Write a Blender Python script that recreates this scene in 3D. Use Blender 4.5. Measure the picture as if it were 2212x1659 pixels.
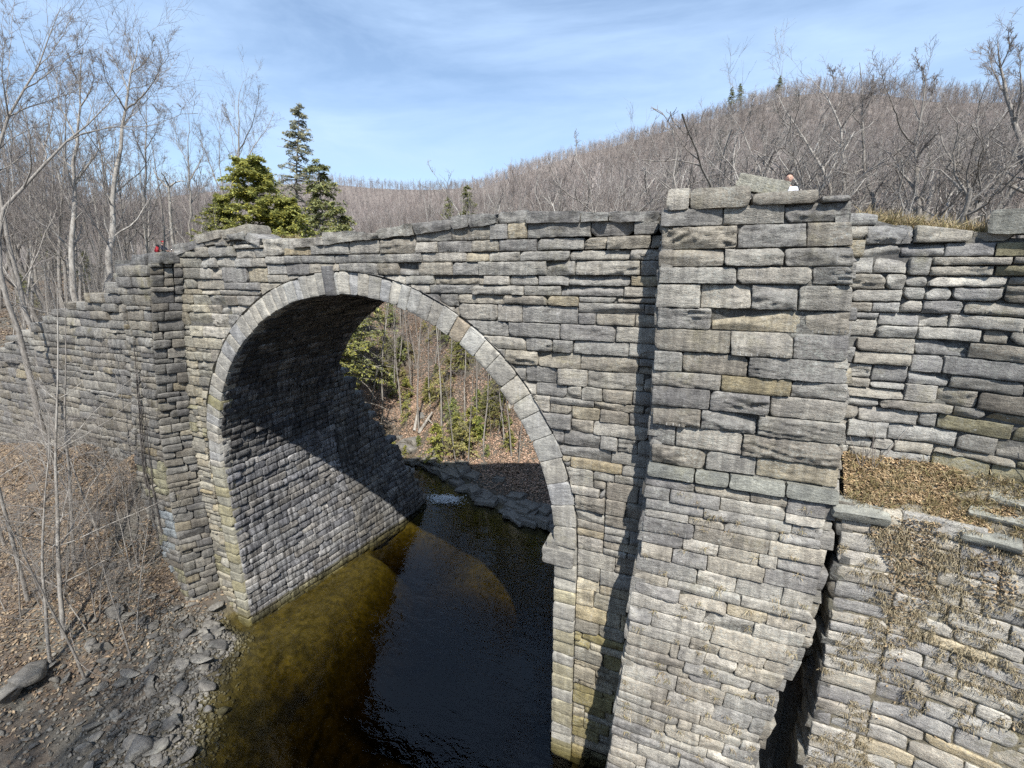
import bpy, math, random
import numpy as np
from mathutils import Vector, Matrix

# ------------------------------------------------------------------ scene, camera, light
S = bpy.context.scene
for o in list(bpy.data.objects):
    bpy.data.objects.remove(o)
COL = S.collection
R = math.radians

CAM = np.array([10.491, -11.392, 6.906])
PITCH, ROLL, YAW, FPX, PW, PH = -.251, -.007, -.399, 1000., 2212., 1659.
_cy, _sy, _cp, _sp = math.cos(YAW), math.sin(YAW), math.cos(PITCH), math.sin(PITCH)
C_F = np.array([_sy*_cp, _cy*_cp, _sp])
_r0 = np.array([_cy, -_sy, 0.]); _u0 = np.cross(_r0, C_F)
C_R = _r0*math.cos(ROLL)+_u0*math.sin(ROLL); C_U = -_r0*math.sin(ROLL)+_u0*math.cos(ROLL)
cam_d = bpy.data.cameras.new("camera"); cam = bpy.data.objects.new("camera", cam_d); COL.objects.link(cam)
cam.matrix_world = Matrix([[C_R[i], C_U[i], -C_F[i], CAM[i]] for i in range(3)]+[[0, 0, 0, 1]])
cam_d.sensor_width = 36.; cam_d.lens = 36.*FPX/PW
cam_d.clip_start = .05; cam_d.clip_end = 6000
S.camera = cam

SUN_EL, SUN_AZ = 52., 30.          # azimuth: degrees to the right of straight behind the camera side of the wall
to_sun = Vector((math.sin(R(SUN_AZ))*math.cos(R(SUN_EL)), -math.cos(R(SUN_AZ))*math.cos(R(SUN_EL)), math.sin(R(SUN_EL))))
sd = bpy.data.lights.new("sun", 'SUN'); sd.energy = 5.0; sd.angle = R(.5); sd.color = (1., .95, .87)
so = bpy.data.objects.new("sun", sd); COL.objects.link(so)
so.rotation_euler = to_sun.to_track_quat('Z', 'Y').to_euler()

W = bpy.data.worlds.new("World"); S.world = W; W.use_nodes = True
nt = W.node_tree; nt.nodes.clear()
def wn(t, **k):
    n = nt.nodes.new(t)
    for a, b in k.items(): setattr(n, a, b)
    return n
sky = wn('ShaderNodeTexSky', sky_type='NISHITA', sun_disc=False)
sky.sun_elevation = R(SUN_EL)
sky.sun_rotation = math.atan2(to_sun.x, to_sun.y)
sky.air_density = 1.1; sky.dust_density = .35; sky.ozone_density = 2.5; sky.altitude = 300
tc = wn('ShaderNodeTexCoord'); mp = wn('ShaderNodeMapping'); mp.inputs['Scale'].default_value = (1.2, 2.6, 7.5)
mp.inputs['Rotation'].default_value = (0., R(9), R(20))
nz = wn('ShaderNodeTexNoise'); nz.inputs['Scale'].default_value = 1.3; nz.inputs['Detail'].default_value = 7; nz.inputs['Roughness'].default_value = .58
nz.inputs['Distortion'].default_value = .35
cr = wn('ShaderNodeValToRGB'); cr.color_ramp.elements[0].position = .33; cr.color_ramp.elements[1].position = .74
cr.color_ramp.elements[0].color = (.2, .2, .2, 1); cr.color_ramp.elements[1].color = (1, 1, 1, 1)
mx = wn('ShaderNodeMix', data_type='RGBA'); mx.inputs[7].default_value = (3.7, 5.05, 7.1, 1)
bg = wn('ShaderNodeBackground'); bg.inputs['Strength'].default_value = .122; wo = wn('ShaderNodeOutputWorld')
L = nt.links.new
L(tc.outputs['Generated'], mp.inputs['Vector']); L(mp.outputs[0], nz.inputs['Vector']); L(nz.outputs['Fac'], cr.inputs['Fac'])
L(cr.outputs['Color'], mx.inputs[0]); L(sky.outputs[0], mx.inputs[6]); L(mx.outputs[2], bg.inputs['Color']); L(bg.outputs[0], wo.inputs['Surface'])

S.view_settings.view_transform = 'Standard'; S.view_settings.look = 'None'
S.view_settings.exposure = .5; S.view_settings.gamma = 1.
S.render.engine = 'CYCLES'
S.cycles.use_denoising = False
S.cycles.max_bounces = 6; S.cycles.diffuse_bounces = 3; S.cycles.glossy_bounces = 3; S.cycles.transparent_max_bounces = 8
S.cycles.caustics_reflective = False; S.cycles.caustics_refractive = False

# ------------------------------------------------------------------ helpers
def ray(px, py):
    return ((px-PW/2)/FPX)*C_R+((PH/2-py)/FPX)*C_U+C_F
def at(ax, val, px, py):
    d = ray(px, py); t = (val-CAM[ax])/d[ax]; return CAM+d*t
def at_dist(px, py, rho):
    """point on the sight line at horizontal distance rho"""
    d = ray(px, py); return CAM+d*(rho/math.hypot(d[0], d[1]))

def _hash(ix, iy, iz):
    h = (ix.astype(np.int64)*374761393+iy.astype(np.int64)*668265263+iz.astype(np.int64)*2147483647) & 0xffffffff
    h = ((h ^ (h >> 13))*1274126177) & 0xffffffff
    h = (h ^ (h >> 16))*2246822519 & 0xffffffff
    return ((h ^ (h >> 15)) & 0xffffff)/float(0xffffff)
def vnoise(x, y, z):
    x, y, z = np.broadcast_arrays(np.asarray(x, float), np.asarray(y, float), np.asarray(z, float))
    ix, iy, iz = np.floor(x), np.floor(y), np.floor(z)
    fx, fy, fz = x-ix, y-iy, z-iz
    fx, fy, fz = [f*f*(3-2*f) for f in (fx, fy, fz)]
    r = 0
    for a in (0, 1):
        for b in (0, 1):
            for c in (0, 1):
                w = (fx if a else 1-fx)*(fy if b else 1-fy)*(fz if c else 1-fz)
                r = r+w*_hash(ix+a, iy+b, iz+c)
    return r*2-1
def fbm(x, y, z, o=3):
    r, a, f, n = 0, 1., 1., 0
    for k in range(o):
        r = r+a*vnoise(np.asarray(x)*f+17*k, np.asarray(y)*f, np.asarray(z)*f+5*k); n += a; a *= .5; f *= 2.03
    return r/n
def sstep(a, b, x):
    t = np.clip((np.asarray(x, float)-a)/(b-a), 0, 1); return t*t*(3-2*t)

class Buf:
    def __init__(s): s.v = []; s.q = []; s.c = []; s.n = 0; s.t = []
    def add(s, v, q, col=None, tri=None):
        v = np.asarray(v, float).reshape(-1, 3)
        s.v.append(v)
        if q is not None and len(q): s.q.append(np.asarray(q, np.int64).reshape(-1, 4)+s.n)
        if tri is not None and len(tri): s.t.append(np.asarray(tri, np.int64).reshape(-1, 3)+s.n)
        if col is None: col = (1, 1, 1)
        c = np.asarray(col, float)
        if c.ndim == 1: c = np.tile(c, (len(v), 1))
        s.c.append(c); s.n += len(v)
    def mesh(s, name, smooth=False):
        me = bpy.data.meshes.new(name)
        if not s.n: return me
        v = np.concatenate(s.v); c = np.concatenate(s.c)
        q = np.concatenate(s.q) if s.q else np.zeros((0, 4), np.int64)
        t = np.concatenate(s.t) if s.t else np.zeros((0, 3), np.int64)
        me.vertices.add(len(v)); me.vertices.foreach_set('co', v.astype(np.float32).ravel())
        nl = q.size+t.size
        me.loops.add(nl); me.loops.foreach_set('vertex_index', np.concatenate([q.ravel(), t.ravel()]).astype(np.int32))
        nf = len(q)+len(t)
        me.polygons.add(nf)
        st = np.concatenate([np.arange(len(q))*4, len(q)*4+np.arange(len(t))*3]).astype(np.int32)
        me.polygons.foreach_set('loop_start', st)
        if smooth: me.polygons.foreach_set('use_smooth', np.ones(nf, bool))
        ca = me.color_attributes.new('tint', 'FLOAT_COLOR', 'POINT')
        ca.data.foreach_set('color', np.concatenate([c, np.ones((len(c), 1))], 1).astype(np.float32).ravel())
        me.update(calc_edges=True); me.validate()
        return me

def link(name, me, mat=None, parent=None, smooth=None):
    o = bpy.data.objects.new(name, me); COL.objects.link(o)
    if mat is not None and not me.materials: me.materials.append(mat)
    if parent is not None: o.parent = parent
    return o
def tag(o, label=None, cat=None, group=None, kind=None):
    if label: o['label'] = label
    if cat: o['category'] = cat
    if group: o['group'] = group
    if kind: o['kind'] = kind
    return o
def empty(name, loc, rz=0.):
    o = bpy.data.objects.new(name, None); COL.objects.link(o); o.location = loc; o.rotation_euler = (0, 0, rz)
    o.empty_display_size = .3
    return o
def copy_tree(o, parent=None):
    c = o.copy(); COL.objects.link(c)
    if parent is not None: c.parent = parent
    for ch in KIDS.get(o.name, []): copy_tree(ch, c)
    return c
KIDS = {}

# ------------------------------------------------------------------ materials
class NT:
    def __init__(s, name):
        s.m = bpy.data.materials.new(name); s.m.use_nodes = True; s.t = s.m.node_tree; s.t.nodes.clear()
        s.out = s.n('ShaderNodeOutputMaterial')
    def n(s, t, **k):
        n = s.t.nodes.new(t)
        for a, b in k.items(): setattr(n, a, b)
        return n
    def l(s, a, b): s.t.links.new(a, b)
    def coord(s, scale=(1, 1, 1), kind='Object', rot=(0, 0, 0)):
        if not hasattr(s, 'tc'): s.tc = s.n('ShaderNodeTexCoord')
        m = s.n('ShaderNodeMapping'); m.inputs['Scale'].default_value = scale; m.inputs['Rotation'].default_value = rot
        s.l(s.tc.outputs[kind], m.inputs['Vector']); return m.outputs[0]
    def noise(s, vec, scale, detail=4, rough=.55, dist=0.):
        n = s.n('ShaderNodeTexNoise'); n.inputs['Scale'].default_value = scale; n.inputs['Detail'].default_value = detail
        n.inputs['Roughness'].default_value = rough; n.inputs['Distortion'].default_value = dist
        s.l(vec, n.inputs['Vector']); return n.outputs['Fac']
    def ramp(s, fac, p0, p1, c0=(0, 0, 0), c1=(1, 1, 1)):
        r = s.n('ShaderNodeValToRGB'); e = r.color_ramp.elements
        e[0].position = p0; e[1].position = p1; e[0].color = (*c0, 1); e[1].color = (*c1, 1)
        s.l(fac, r.inputs['Fac']); return r.outputs['Color']
    def mix(s, fac, a, b, mode='MIX'):
        m = s.n('ShaderNodeMix', data_type='RGBA', blend_type=mode)
        for sock, v in ((m.inputs[0], fac), (m.inputs[6], a), (m.inputs[7], b)):
            if isinstance(v, (int, float)): sock.default_value = v
            elif isinstance(v, tuple): sock.default_value = (*v, 1)
            else: s.l(v, sock)
        return m.outputs[2]
    def math(s, op, a, b):
        m = s.n('ShaderNodeMath', operation=op)
        for sock, v in ((m.inputs[0], a), (m.inputs[1], b)):
            if isinstance(v, (int, float)): sock.default_value = v
            else: s.l(v, sock)
        return m.outputs[0]
    def attr(s, name='tint'):
        a = s.n('ShaderNodeAttribute'); a.attribute_name = name; return a.outputs['Color']
    def bsdf(s, col, rough=.9, bump=None, bstr=.5, bdist=.05, spec=.25):
        b = s.n('ShaderNodeBsdfPrincipled'); b.inputs['Roughness'].default_value = rough
        b.inputs['Specular IOR Level'].default_value = spec
        if isinstance(col, tuple): b.inputs['Base Color'].default_value = (*col, 1)
        else: s.l(col, b.inputs['Base Color'])
        if bump is not None:
            u = s.n('ShaderNodeBump'); u.inputs['Strength'].default_value = bstr; u.inputs['Distance'].default_value = bdist
            s.l(bump, u.inputs['Height']); s.l(u.outputs[0], b.inputs['Normal'])
        s.l(b.outputs[0], s.out.inputs['Surface']); return b

def stone_mat(name, lichen=.25, yellow=.1, streak=0., white=0., lay=(1, 1, 5), bstr=.9):
    t = NT(name); base = t.attr()
    v = t.coord(lay); vi = t.coord()
    big = t.ramp(t.noise(vi, .55, 4, .6), .3, .72, (.66, .66, .68), (1.2, 1.18, 1.14))
    med = t.ramp(t.noise(t.coord((1.6, 1.6, 3.2)), 2.2, 8, .74, .3), .30, .70, (.56, .56, .575), (1.38, 1.365, 1.33))
    fine = t.ramp(t.noise(vi, 30, 4, .8), .28, .74, (.66, .66, .66), (1.34, 1.34, 1.34))
    c = t.mix(1., base, big, 'MULTIPLY'); c = t.mix(1., c, med, 'MULTIPLY'); c = t.mix(1., c, fine, 'MULTIPLY')
    # dark seams in the schist
    crack = t.ramp(t.noise(t.coord((1.4, 1.4, 6)), 2.6, 6, .75, .5), .33, .42, (.42, .42, .44), (1, 1, 1))
    c = t.mix(.8, c, crack, 'MULTIPLY')
    if yellow:
        y = t.math('MULTIPLY', t.ramp(t.noise(vi, .8, 3, .6), .56, .70), t.ramp(t.noise(vi, 5, 4, .7), .42, .62))
        c = t.mix(t.math('MULTIPLY', y, yellow), c, (.27, .24, .085))
    if lichen:
        a = t.ramp(t.noise(vi, 1.1, 3, .6), .42, .66)
        b = t.ramp(t.noise(vi, 17, 5, .72), .47, .6)
        c = t.mix(t.math('MULTIPLY', t.math('MULTIPLY', a, b), lichen), c, (.44, .45, .41))
        vo = t.n('ShaderNodeTexVoronoi'); vo.inputs['Scale'].default_value = 6.5; t.l(vi, vo.inputs['Vector'])
        sp = t.ramp(vo.outputs['Distance'], .10, .15, (1, 1, 1), (0, 0, 0))
        msk = t.ramp(t.noise(vi, 2.2, 2, .5), .5, .6)
        c = t.mix(t.math('MULTIPLY', t.math('MULTIPLY', sp, msk), min(1, lichen*1.2)), c, (.5, .5, .47))
    if streak:
        sv = t.coord((5, 5, .28)); k = t.ramp(t.noise(sv, 1.5, 4, .6), .42, .62)
        c = t.mix(t.math('MULTIPLY', k, streak), c, (.018, .018, .02))
    if white:
        sv = t.coord((7, 7, .5)); k = t.math('MULTIPLY', t.ramp(t.noise(sv, 1.7, 4, .6), .58, .70), t.ramp(t.noise(vi, .5, 2, .5), .42, .6))
        c = t.mix(t.math('MULTIPLY', k, white), c, (.6, .6, .6))
    h = t.math('ADD', t.noise(t.coord((1, 1, 3)), 5, 9, .76, .3), t.math('MULTIPLY', t.noise(vi, 38, 4, .75), .4))
    t.bsdf(c, .88, h, bstr, .07, .3)
    return t.m

M = {}
M['stone'] = stone_mat('wall_stone', .5, .3, .3, .2)
M['pier'] = stone_mat('buttress_stone', .75, .25, .34, .15)
M['grey'] = stone_mat('pale_stone', .65, .4, .16, .1)
M['left'] = stone_mat('left_wall_stone', .3, .35, .35, .12)  # stone of the left buttress and left wing wall
M['vault'] = stone_mat('vault_stone', .12, .12, .75, .5, (2, 2, 5))
M['ring'] = stone_mat('ring_stone', .3, .3, .22, .25, (1, 1, 1), .6)
M['mortar'] = stone_mat('joint_fill', .1, .1)

def simple(name, c0, c1, scale=4, rough=.9, bump=.4, bdist=.03, lay=(1, 1, 1), attr=False, detail=5):
    t = NT(name); v = t.coord(lay)
    c = t.ramp(t.noise(v, scale, detail, .65), .3, .72, c0, c1)
    if attr: c = t.mix(1., c, t.attr(), 'MULTIPLY')
    t.bsdf(c, rough, t.noise(v, scale*3, 6, .7), bump, bdist)
    return t.m
M['bark'] = simple('grey_bark', (.14, .125, .11), (.40, .375, .34), 3, .95, .8, .03, (5, 5, 1.2))
M['palebark'] = simple('pale_bark', (.17, .15, .13), (.50, .48, .44), 2, .95, .6, .03, (3, 3, 1.2))
M['darkbark'] = simple('dark_bark', (.04, .036, .034), (.14, .125, .115), 3, .95, .8, .03, (5, 5, 1.2))
M['twig'] = simple('twig_bark', (.17, .15, .14), (.30, .27, .25), 1.2, .95, .1)
M['paletwig'] = simple('pale_twig_bark', (.17, .155, .14), (.36, .335, .31), 1.2, .95, .1)
M['hill_trees'] = NT('hill_trees').m
t = NT('hill_tree_bark'); t.bsdf(t.attr(), .95); M['hill_trees'] = t.m
t = NT('hemlock_needles'); c = t.mix(1., t.ramp(t.noise(t.coord(), 2.5, 3), .3, .7, (.7, .72, .7), (1.25, 1.2, 1.1)), t.attr(), 'MULTIPLY'); d_ = t.n('ShaderNodeBsdfDiffuse'); e_ = t.n('ShaderNodeBsdfTranslucent'); t.l(c, d_.inputs[0]); t.l(c, e_.inputs[0]); m_ = t.n('ShaderNodeMixShader'); m_.inputs[0].default_value = .4; t.l(d_.outputs[0], m_.inputs[1]); t.l(e_.outputs[0], m_.inputs[2]); t.l(m_.outputs[0], t.out.inputs['Surface']); M['needle'] = t.m
t = NT('dead_leaf'); b = t.bsdf(t.attr(), .85); M['leaf'] = t.m
M['rock'] = stone_mat('bank_rock', .3, .1, 0, 0, (1, 1, 2.2))
M['foam'] = simple('white_water', (.45, .48, .5), (.85, .87, .88), 9, .5, .8)

# ------------------------------------------------------------------ masonry
def skyline(rng, Lw, V0, V1, hs, wmin, wmax, du=.05, init=None):
    n = max(1, int(round(Lw/du))); top = np.full(n, V0) if init is None else np.round(np.asarray(init, float)/du)*du; out = []
    sid = np.zeros(n, int); nid = 0
    hs = np.array(hs)
    while True:
        m = top.min()
        if m >= V1-1e-6: break
        i = int(np.argmin(top)); j = i
        while j < n and abs(top[j]-m) < 1e-6: j += 1
        run = (j-i)*du
        w = rng.uniform(wmin, wmax)
        if rng.random() < .12: w *= .5
        if run-w < wmin*.6: w = run if run <= wmax*1.15 else run*rng.uniform(.4, .6)
        k = max(1, int(round(w/du))); k = min(k, j-i)
        if i+k < j:          # break bond with the joints below
            for t_ in range(6):
                e = i+k
                if all(sid[q-1] == sid[q] for q in range(max(e-2, i+1), min(e+3, j))): break
                k = min(j-i, max(4, k+rng.choice((-3, 2, 4))))
        l = top[i-1]-m if i > 0 else 99; r = top[j]-m if (j < n and i+k == j) else 99
        h = rng.choice(hs)
        for c in (l, r):
            if hs[0]*.55 <= c <= hs[-1]*1.25 and rng.random() < .93: h = c
        if k*du < .3:
            c = min(l, r); h = c if c < 50 else rng.choice(hs)
        if k*du < h*.8 and k*du > .3: h = max(hs[0], min(h, k*du))
        h = max(du, round(h/du)*du)
        nid += 1; sid[i:i+k] = nid
        out.append((i*du, (i+k)*du, m, m+h)); top[i:i+k] = m+h
    return out
def coursed(rng, Lw, V0, V1, hmin, hmax, wmin, wmax):
    out = []; v = V0
    while v < V1-1e-6:
        h = rng.uniform(hmin, hmax)
        if V1-v-h < hmin*.6: h = V1-v
        u = -rng.uniform(0, wmin)
        while u < Lw:
            w = rng.uniform(wmin, wmax); a, b = max(u, 0), min(u+w, Lw)
            if b-a > .08: out.append((a, b, v, v+h))
            u += w
        v += h
    return out

def add_stone(buf, rect, mapf, rng, cell=.06, gap=.009, prot=.05, rough=.03, tint=(.25, .25, .24), back=.22, clamp=None, wob=.024, edge=.02, drop=.02, lay=6., tilt=.03, ticks=0.):
    u0, u1, v0, v1 = rect; w, h = u1-u0, v1-v0
    nx = int(np.clip(math.ceil(w/cell), 3, 60)); ny = int(np.clip(math.ceil(h/cell), 3, 26))
    s = np.linspace(0, 1, nx+1); t = np.linspace(0, 1, ny+1)
    s[1] = min(s[1], .018/w); s[-2] = max(s[-2], 1-.018/w); t[1] = min(t[1], .014/h); t[-2] = max(t[-2], 1-.014/h)
    Sg, Tg = np.meshgrid(s, t)
    sd_ = rng.uniform(0, 500)
    U = u0+gap+Sg*(w-2*gap); V = v0+gap+Tg*(h-2*gap)
    du = np.minimum(U-u0, u1-U)-gap; dv = np.minimum(V-v0, v1-V)-gap
    e = np.clip(np.minimum(du, dv)/edge, 0, 1)
    for sx in (0, 1):                       # each corner broken off by its own amount
        for sy in (0, 1):
            a = rng.uniform(0, 1)**5*.06; rr_ = .03+a*1.5
            k = np.clip(1-(np.abs(Sg-sx)*w+np.abs(Tg-sy)*h)/rr_, 0, 1)
            U = U+(1 if sx == 0 else -1)*k*a; V = V+(1 if sy == 0 else -1)*k*a*.7
    U = U+wob*(.35*fbm(U*2.2, V*4.2, sd_, 2)+.6*fbm(U*7, V*10, sd_+1, 2)); V = V+wob*(.5*fbm(U*2.2+40, V*2.2, sd_, 2)+.55*fbm(U*9+40, V*7, sd_+2, 2))
    n1 = fbm(U*1.4, V*lay*.8, sd_+3, 4)
    warp = fbm(U*1.0, V*2.0, sd_+5, 3)
    fr = 5.+rng.uniform(0, 6); q = V*fr+warp*2.2; saw = (q-np.floor(q))
    D = prot-drop*(1-e)**2+rough*(n1*1.1+.95*(saw-.5)*sstep(-.2, .25, fbm(U*.9+7, V*1.5, sd_+9, 2))+.45*fbm(U*6, V*11, sd_+7, 3))
    for _ in range(rng.choice((1, 2, 3, 4))):       # fracture planes
        a = rng.uniform(-.5, .5)*rough*5/max(w, .5); b_ = rng.uniform(-1.2, .8)*rough*3.2/max(h, .25); cu, cv = rng.uniform(.15, .85), rng.uniform(.2, .8)
        D = np.minimum(D, prot+rough*rng.uniform(-.1, .9)+a*(Sg-cu)*w+b_*(Tg-cv)*h+rough*.25*n1)
    D = D+tilt*((Sg-.5)*rng.uniform(-1, 1)+(Tg-.5)*rng.uniform(-1, 1.2))
    if clamp is not None:
        U, V = clamp(U, V)
        if np.ptp(U) < .08 or np.ptp(V) < .05: return
    P = mapf(U.ravel(), V.ravel(), D.ravel())
    idx = np.arange((nx+1)*(ny+1)).reshape(ny+1, nx+1)
    q = np.stack([idx[:-1, :-1], idx[:-1, 1:], idx[1:, 1:], idx[1:, :-1]], -1).reshape(-1, 4)
    ring = np.concatenate([idx[0, :], idx[1:, -1], idx[-1, -2::-1], idx[-2:0:-1, 0]])
    Pb = mapf(U.ravel()[ring], V.ravel()[ring], np.full(len(ring), -back))
    N = (nx+1)*(ny+1); m = len(ring); a = np.arange(m); b = (a+1) % m
    q2 = np.stack([ring[a], N+a, N+b, ring[b]], -1)
    buf.add(np.concatenate([P, Pb]), np.concatenate([q, q2]), tint)
    if ticks and w > .7 and h > .26 and rng.random() < ticks:      # row of old drill marks along the lower edge
        top = rng.random() < .2; n_ = rng.randint(4, 8); x0 = rng.uniform(.08, .3); st = rng.uniform(.10, .15)/w
        for k in range(n_):
            sc = x0+k*st
            if sc > .93: break
            i = int(np.argmin(np.abs(s-sc))); ln = rng.uniform(.06, .10); js = [jj for jj in range(1, ny) if (t[jj]*h < ln+.02 if not top else (1-t[jj])*h < ln+.02)]
            if len(js) < 2: break
            uu = U[js, i]; vv = V[js, i]; dd = D[js, i]+.004
            A = mapf(uu-.009, vv, dd); B_ = mapf(uu+.009, vv, dd); m_ = len(js); ii = np.arange(m_-1)
            buf.add(np.concatenate([A, B_]), np.stack([ii, ii+m_, ii+m_+1, ii+1], 1), (.46, .46, .44))

GREYS = [(.30, .30, .295), (.27, .272, .275), (.345, .34, .325), (.32, .305, .275), (.235, .235, .24), (.38, .37, .35), (.29, .275, .25)]
WARM = [(.34, .305, .235), (.31, .27, .195), (.37, .34, .275)]
def pick(rng, warm=.1, gain=1., jit=.12):
    c = np.array(rng.choice(WARM) if rng.random() < warm*.5 else rng.choice(GREYS))*np.array((1.19, 1.16, 1.09))
    return tuple(c*gain*rng.uniform(1-jit, 1+jit))
def do_wall(buf, rects, mapf, seed, cell=.06, warm=.1, gain=1., clamp=None, skip=None, prot=(.02, .09), rough=(.008, .06), gap=.012, tintf=None, **kw):
    rng = random.Random(seed)
    for r in rects:
        if skip is not None and skip(r): continue
        rg = rng.uniform(0, 1)**1.5
        c = tintf(r, rng) if tintf else pick(rng, warm, gain)
        add_stone(buf, r, mapf, rng, cell, gap*rng.uniform(.6, 1.6), rng.uniform(*prot), rough[0]+(rough[1]-rough[0])*rg, c, clamp=clamp, **kw)

def block(rng, size, seedtint=(.26, .26, .24), cell=.09, rough=.03, rnd=.12):
    """free block of stone, origin at its base centre"""
    b = Buf(); sx, sy, sz = size
    nx, ny, nz = [max(3, int(math.ceil(k/cell))) for k in size]
    sdv = rng.uniform(0, 500)
    def face(na, nb, f):
        A, B = np.meshgrid(np.linspace(-1, 1, na+1), np.linspace(-1, 1, nb+1))
        P = f(A, B)
        x, y, z = [np.asarray(k, float).ravel() for k in np.broadcast_arrays(*P)]
        # superellipsoid style rounding of arrises
        ax, ay, az = np.abs(x), np.abs(y), np.abs(z)
        k = 1-rnd*(np.clip(ax-.8, 0, 1)*np.clip(ay-.8, 0, 1)+np.clip(ax-.8, 0, 1)*np.clip(az-.6, 0, 1)+np.clip(ay-.8, 0, 1)*np.clip(az-.6, 0, 1))*10*.3
        X, Y, Z = x*k*sx/2, y*k*sy/2, z*k*sz/2
        n = fbm(X*2, Y*2, Z*5+sdv, 3); n2 = fbm(X*5, Y*5, Z*11+sdv, 2)
        X = X+x*rough*(n+.5*n2); Y = Y+y*rough*(n+.5*n2); Z = Z+z*rough*.7*fbm(X*2.2+9, Y*2.2, sdv, 3)
        idx = np.arange((na+1)*(nb+1)).reshape(nb+1, na+1)
        q = np.stack([idx[:-1, :-1], idx[:-1, 1:], idx[1:, 1:], idx[1:, :-1]], -1).reshape(-1, 4)
        b.add(np.stack([X, Y, Z+sz/2], 1), q, seedtint)
    o = lambda A: np.ones_like(A)
    face(nx, nz, lambda A, B: (A, -o(A), B)); face(nx, nz, lambda A, B: (-A, o(A), B))
    face(ny, nz, lambda A, B: (o(A), A, B)); face(ny, nz, lambda A, B: (-o(A), -A, B))
    face(nx, ny, lambda A, B: (A, B, o(A))); face(nx, ny, lambda A, B: (A, -B, -o(A)))
    return b
def merge(dst, src, M3=None, loc=(0, 0, 0), tint=None):
    v = np.concatenate(src.v); q = np.concatenate(src.q); c = np.concatenate(src.c)
    if M3 is not None: v = v@np.asarray(M3).T
    dst.add(v+np.asarray(loc), q, c if tint is None else tint)
def quadgrid(buf, P, col=(1, 1, 1)):
    """P: (n, m, 3) grid of points"""
    n, m = P.shape[:2]; idx = np.arange(n*m).reshape(n, m)
    q = np.stack([idx[:-1, :-1], idx[:-1, 1:], idx[1:, 1:], idx[1:, :-1]], -1).reshape(-1, 4)
    buf.add(P.reshape(-1, 3), q, col)
def boxq(buf, lo, hi, col=(.1, .1, .1)):
    x0, y0, z0 = lo; x1, y1, z1 = hi
    v = [(x0, y0, z0), (x1, y0, z0), (x1, y1, z0), (x0, y1, z0), (x0, y0, z1), (x1, y0, z1), (x1, y1, z1), (x0, y1, z1)]
    buf.add(v, [(0, 3, 2, 1), (4, 5, 6, 7), (0, 1, 5, 4), (1, 2, 6, 5), (2, 3, 7, 6), (3, 0, 4, 7)], col)

# ------------------------------------------------------------------ the bridge
AR, RE, ZS, ZW, DP = 7., 7.67, -.92, -8.06, 6.2      # arch radius, ring, spring line, water, bridge width
PROF = np.array([(-13, 6.2), (-7.4, 7.66), (-6.05, 7.9), (-4.7, 8.06), (-3.7, 8.1), (-3.45, 7.95), (-2.5, 7.75), (-.7, 7.83), (.34, 7.89), (1.56, 7.96), (2.24, 8.02),
                 (3.76, 8.12), (4.7, 8.2), (5.9, 8.23), (7.1, 8.19), (8.4, 8.16), (9.3, 8.13), (12.9, 7.89), (13.5, 7.76), (13.9, 7.6), (14.5, 7.5), (14.9, 7.43), (20, 7.2)])
def prof(x): return np.interp(x, PROF[:, 0], PROF[:, 1])
CT = .29                                             # coping thickness
bridge = empty('stone_arch_bridge', (0, 0, ZW))
tag(bridge, 'grey dry-stone railway arch bridge spanning the small river between wooded banks', 'bridge')
def bpart(name, buf, mat, parent=None, smooth=False, label=None):
    me = buf.mesh(name, smooth)
    o = link(name, me, mat)
    p = parent or bridge
    o.parent = p
    o.matrix_parent_inverse = Matrix.Translation((0, 0, -ZW))
    if parent is not None: o.matrix_parent_inverse = Matrix.Identity(4)
    if label: o['label'] = label
    return o
def front(u, v, d): return np.stack([u, -d, v], 1)
def ring_clamp(U, V, re=RE+.03):
    r = np.hypot(U, V-ZS); ins = (V >= ZS) & (r < re)
    k = np.where(ins, re/np.maximum(r, 1e-3), 1.)
    U2 = U*k; V2 = ZS+(V-ZS)*k
    low = V < ZS
    U2 = np.where(low & (np.abs(U) < re), np.sign(U)*re, U2)
    return U2, np.where(low, V, V2)
def sp_clamp(U, V):
    U, V = ring_clamp(U, V)
    return U, np.minimum(V, prof(U)-CT)
def sp_skip(r):
    u0, u1, v0, v1 = r
    if v0 > max(prof(u0), prof(u1))-CT-.12: return True
    far = max(math.hypot(u, max(v-ZS, 0)) if v >= ZS else abs(u) for u in (u0, u1) for v in (v0, v1))
    if far < RE+.05: return True
    if v1 <= ZS and max(abs(u0), abs(u1)) < RE+.1: return True
    return False
rng = random.Random(4)
b = Buf()
XL, XR = -9.4, 9.75
xc = XL+.025+.05*np.arange(int(round((XR-XL)/.05)))
ini = np.where(np.abs(xc) < 7.3, ZS+np.sqrt(np.maximum(7.3**2-xc**2, 0))-.1, -8.6)
ini = np.array([ini[(i//9)*9:(i//9)*9+9].min() for i in range(len(ini))])
rects = [(u0+XL, u1+XL, v0, v1) for u0, u1, v0, v1 in skyline(rng, XR-XL, -8.6, 8.4, [.2, .25, .3, .35, .4, .45, .5], .5, 1.6, init=ini)]
def sp_tint(r, rg):
    x, z = .5*(r[0]+r[1]), .5*(r[2]+r[3])
    c = np.array(pick(rg, .10, 1.))
    if z < -2.0 and x > 6: c = c*np.array((1.18, 1.13, .98))
    if z < -2.5 and x > 6 and rg.random() < .3: c = np.array((.36, .31, .15))*rg.uniform(.8, 1.1)
    if x < -6.5: c = c*np.array((1.02, 1.0, .9))*(1.1 if z < 0 else 1)
    if x < -6.5 and z < 2 and rg.random() < .12: c = np.array((.33, .31, .2))
    return tuple(c)
do_wall(b, rects, front, 11, .045, clamp=sp_clamp, skip=sp_skip, tintf=sp_tint, prot=(.0, .085), rough=(.014, .09), ticks=.16)
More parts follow.
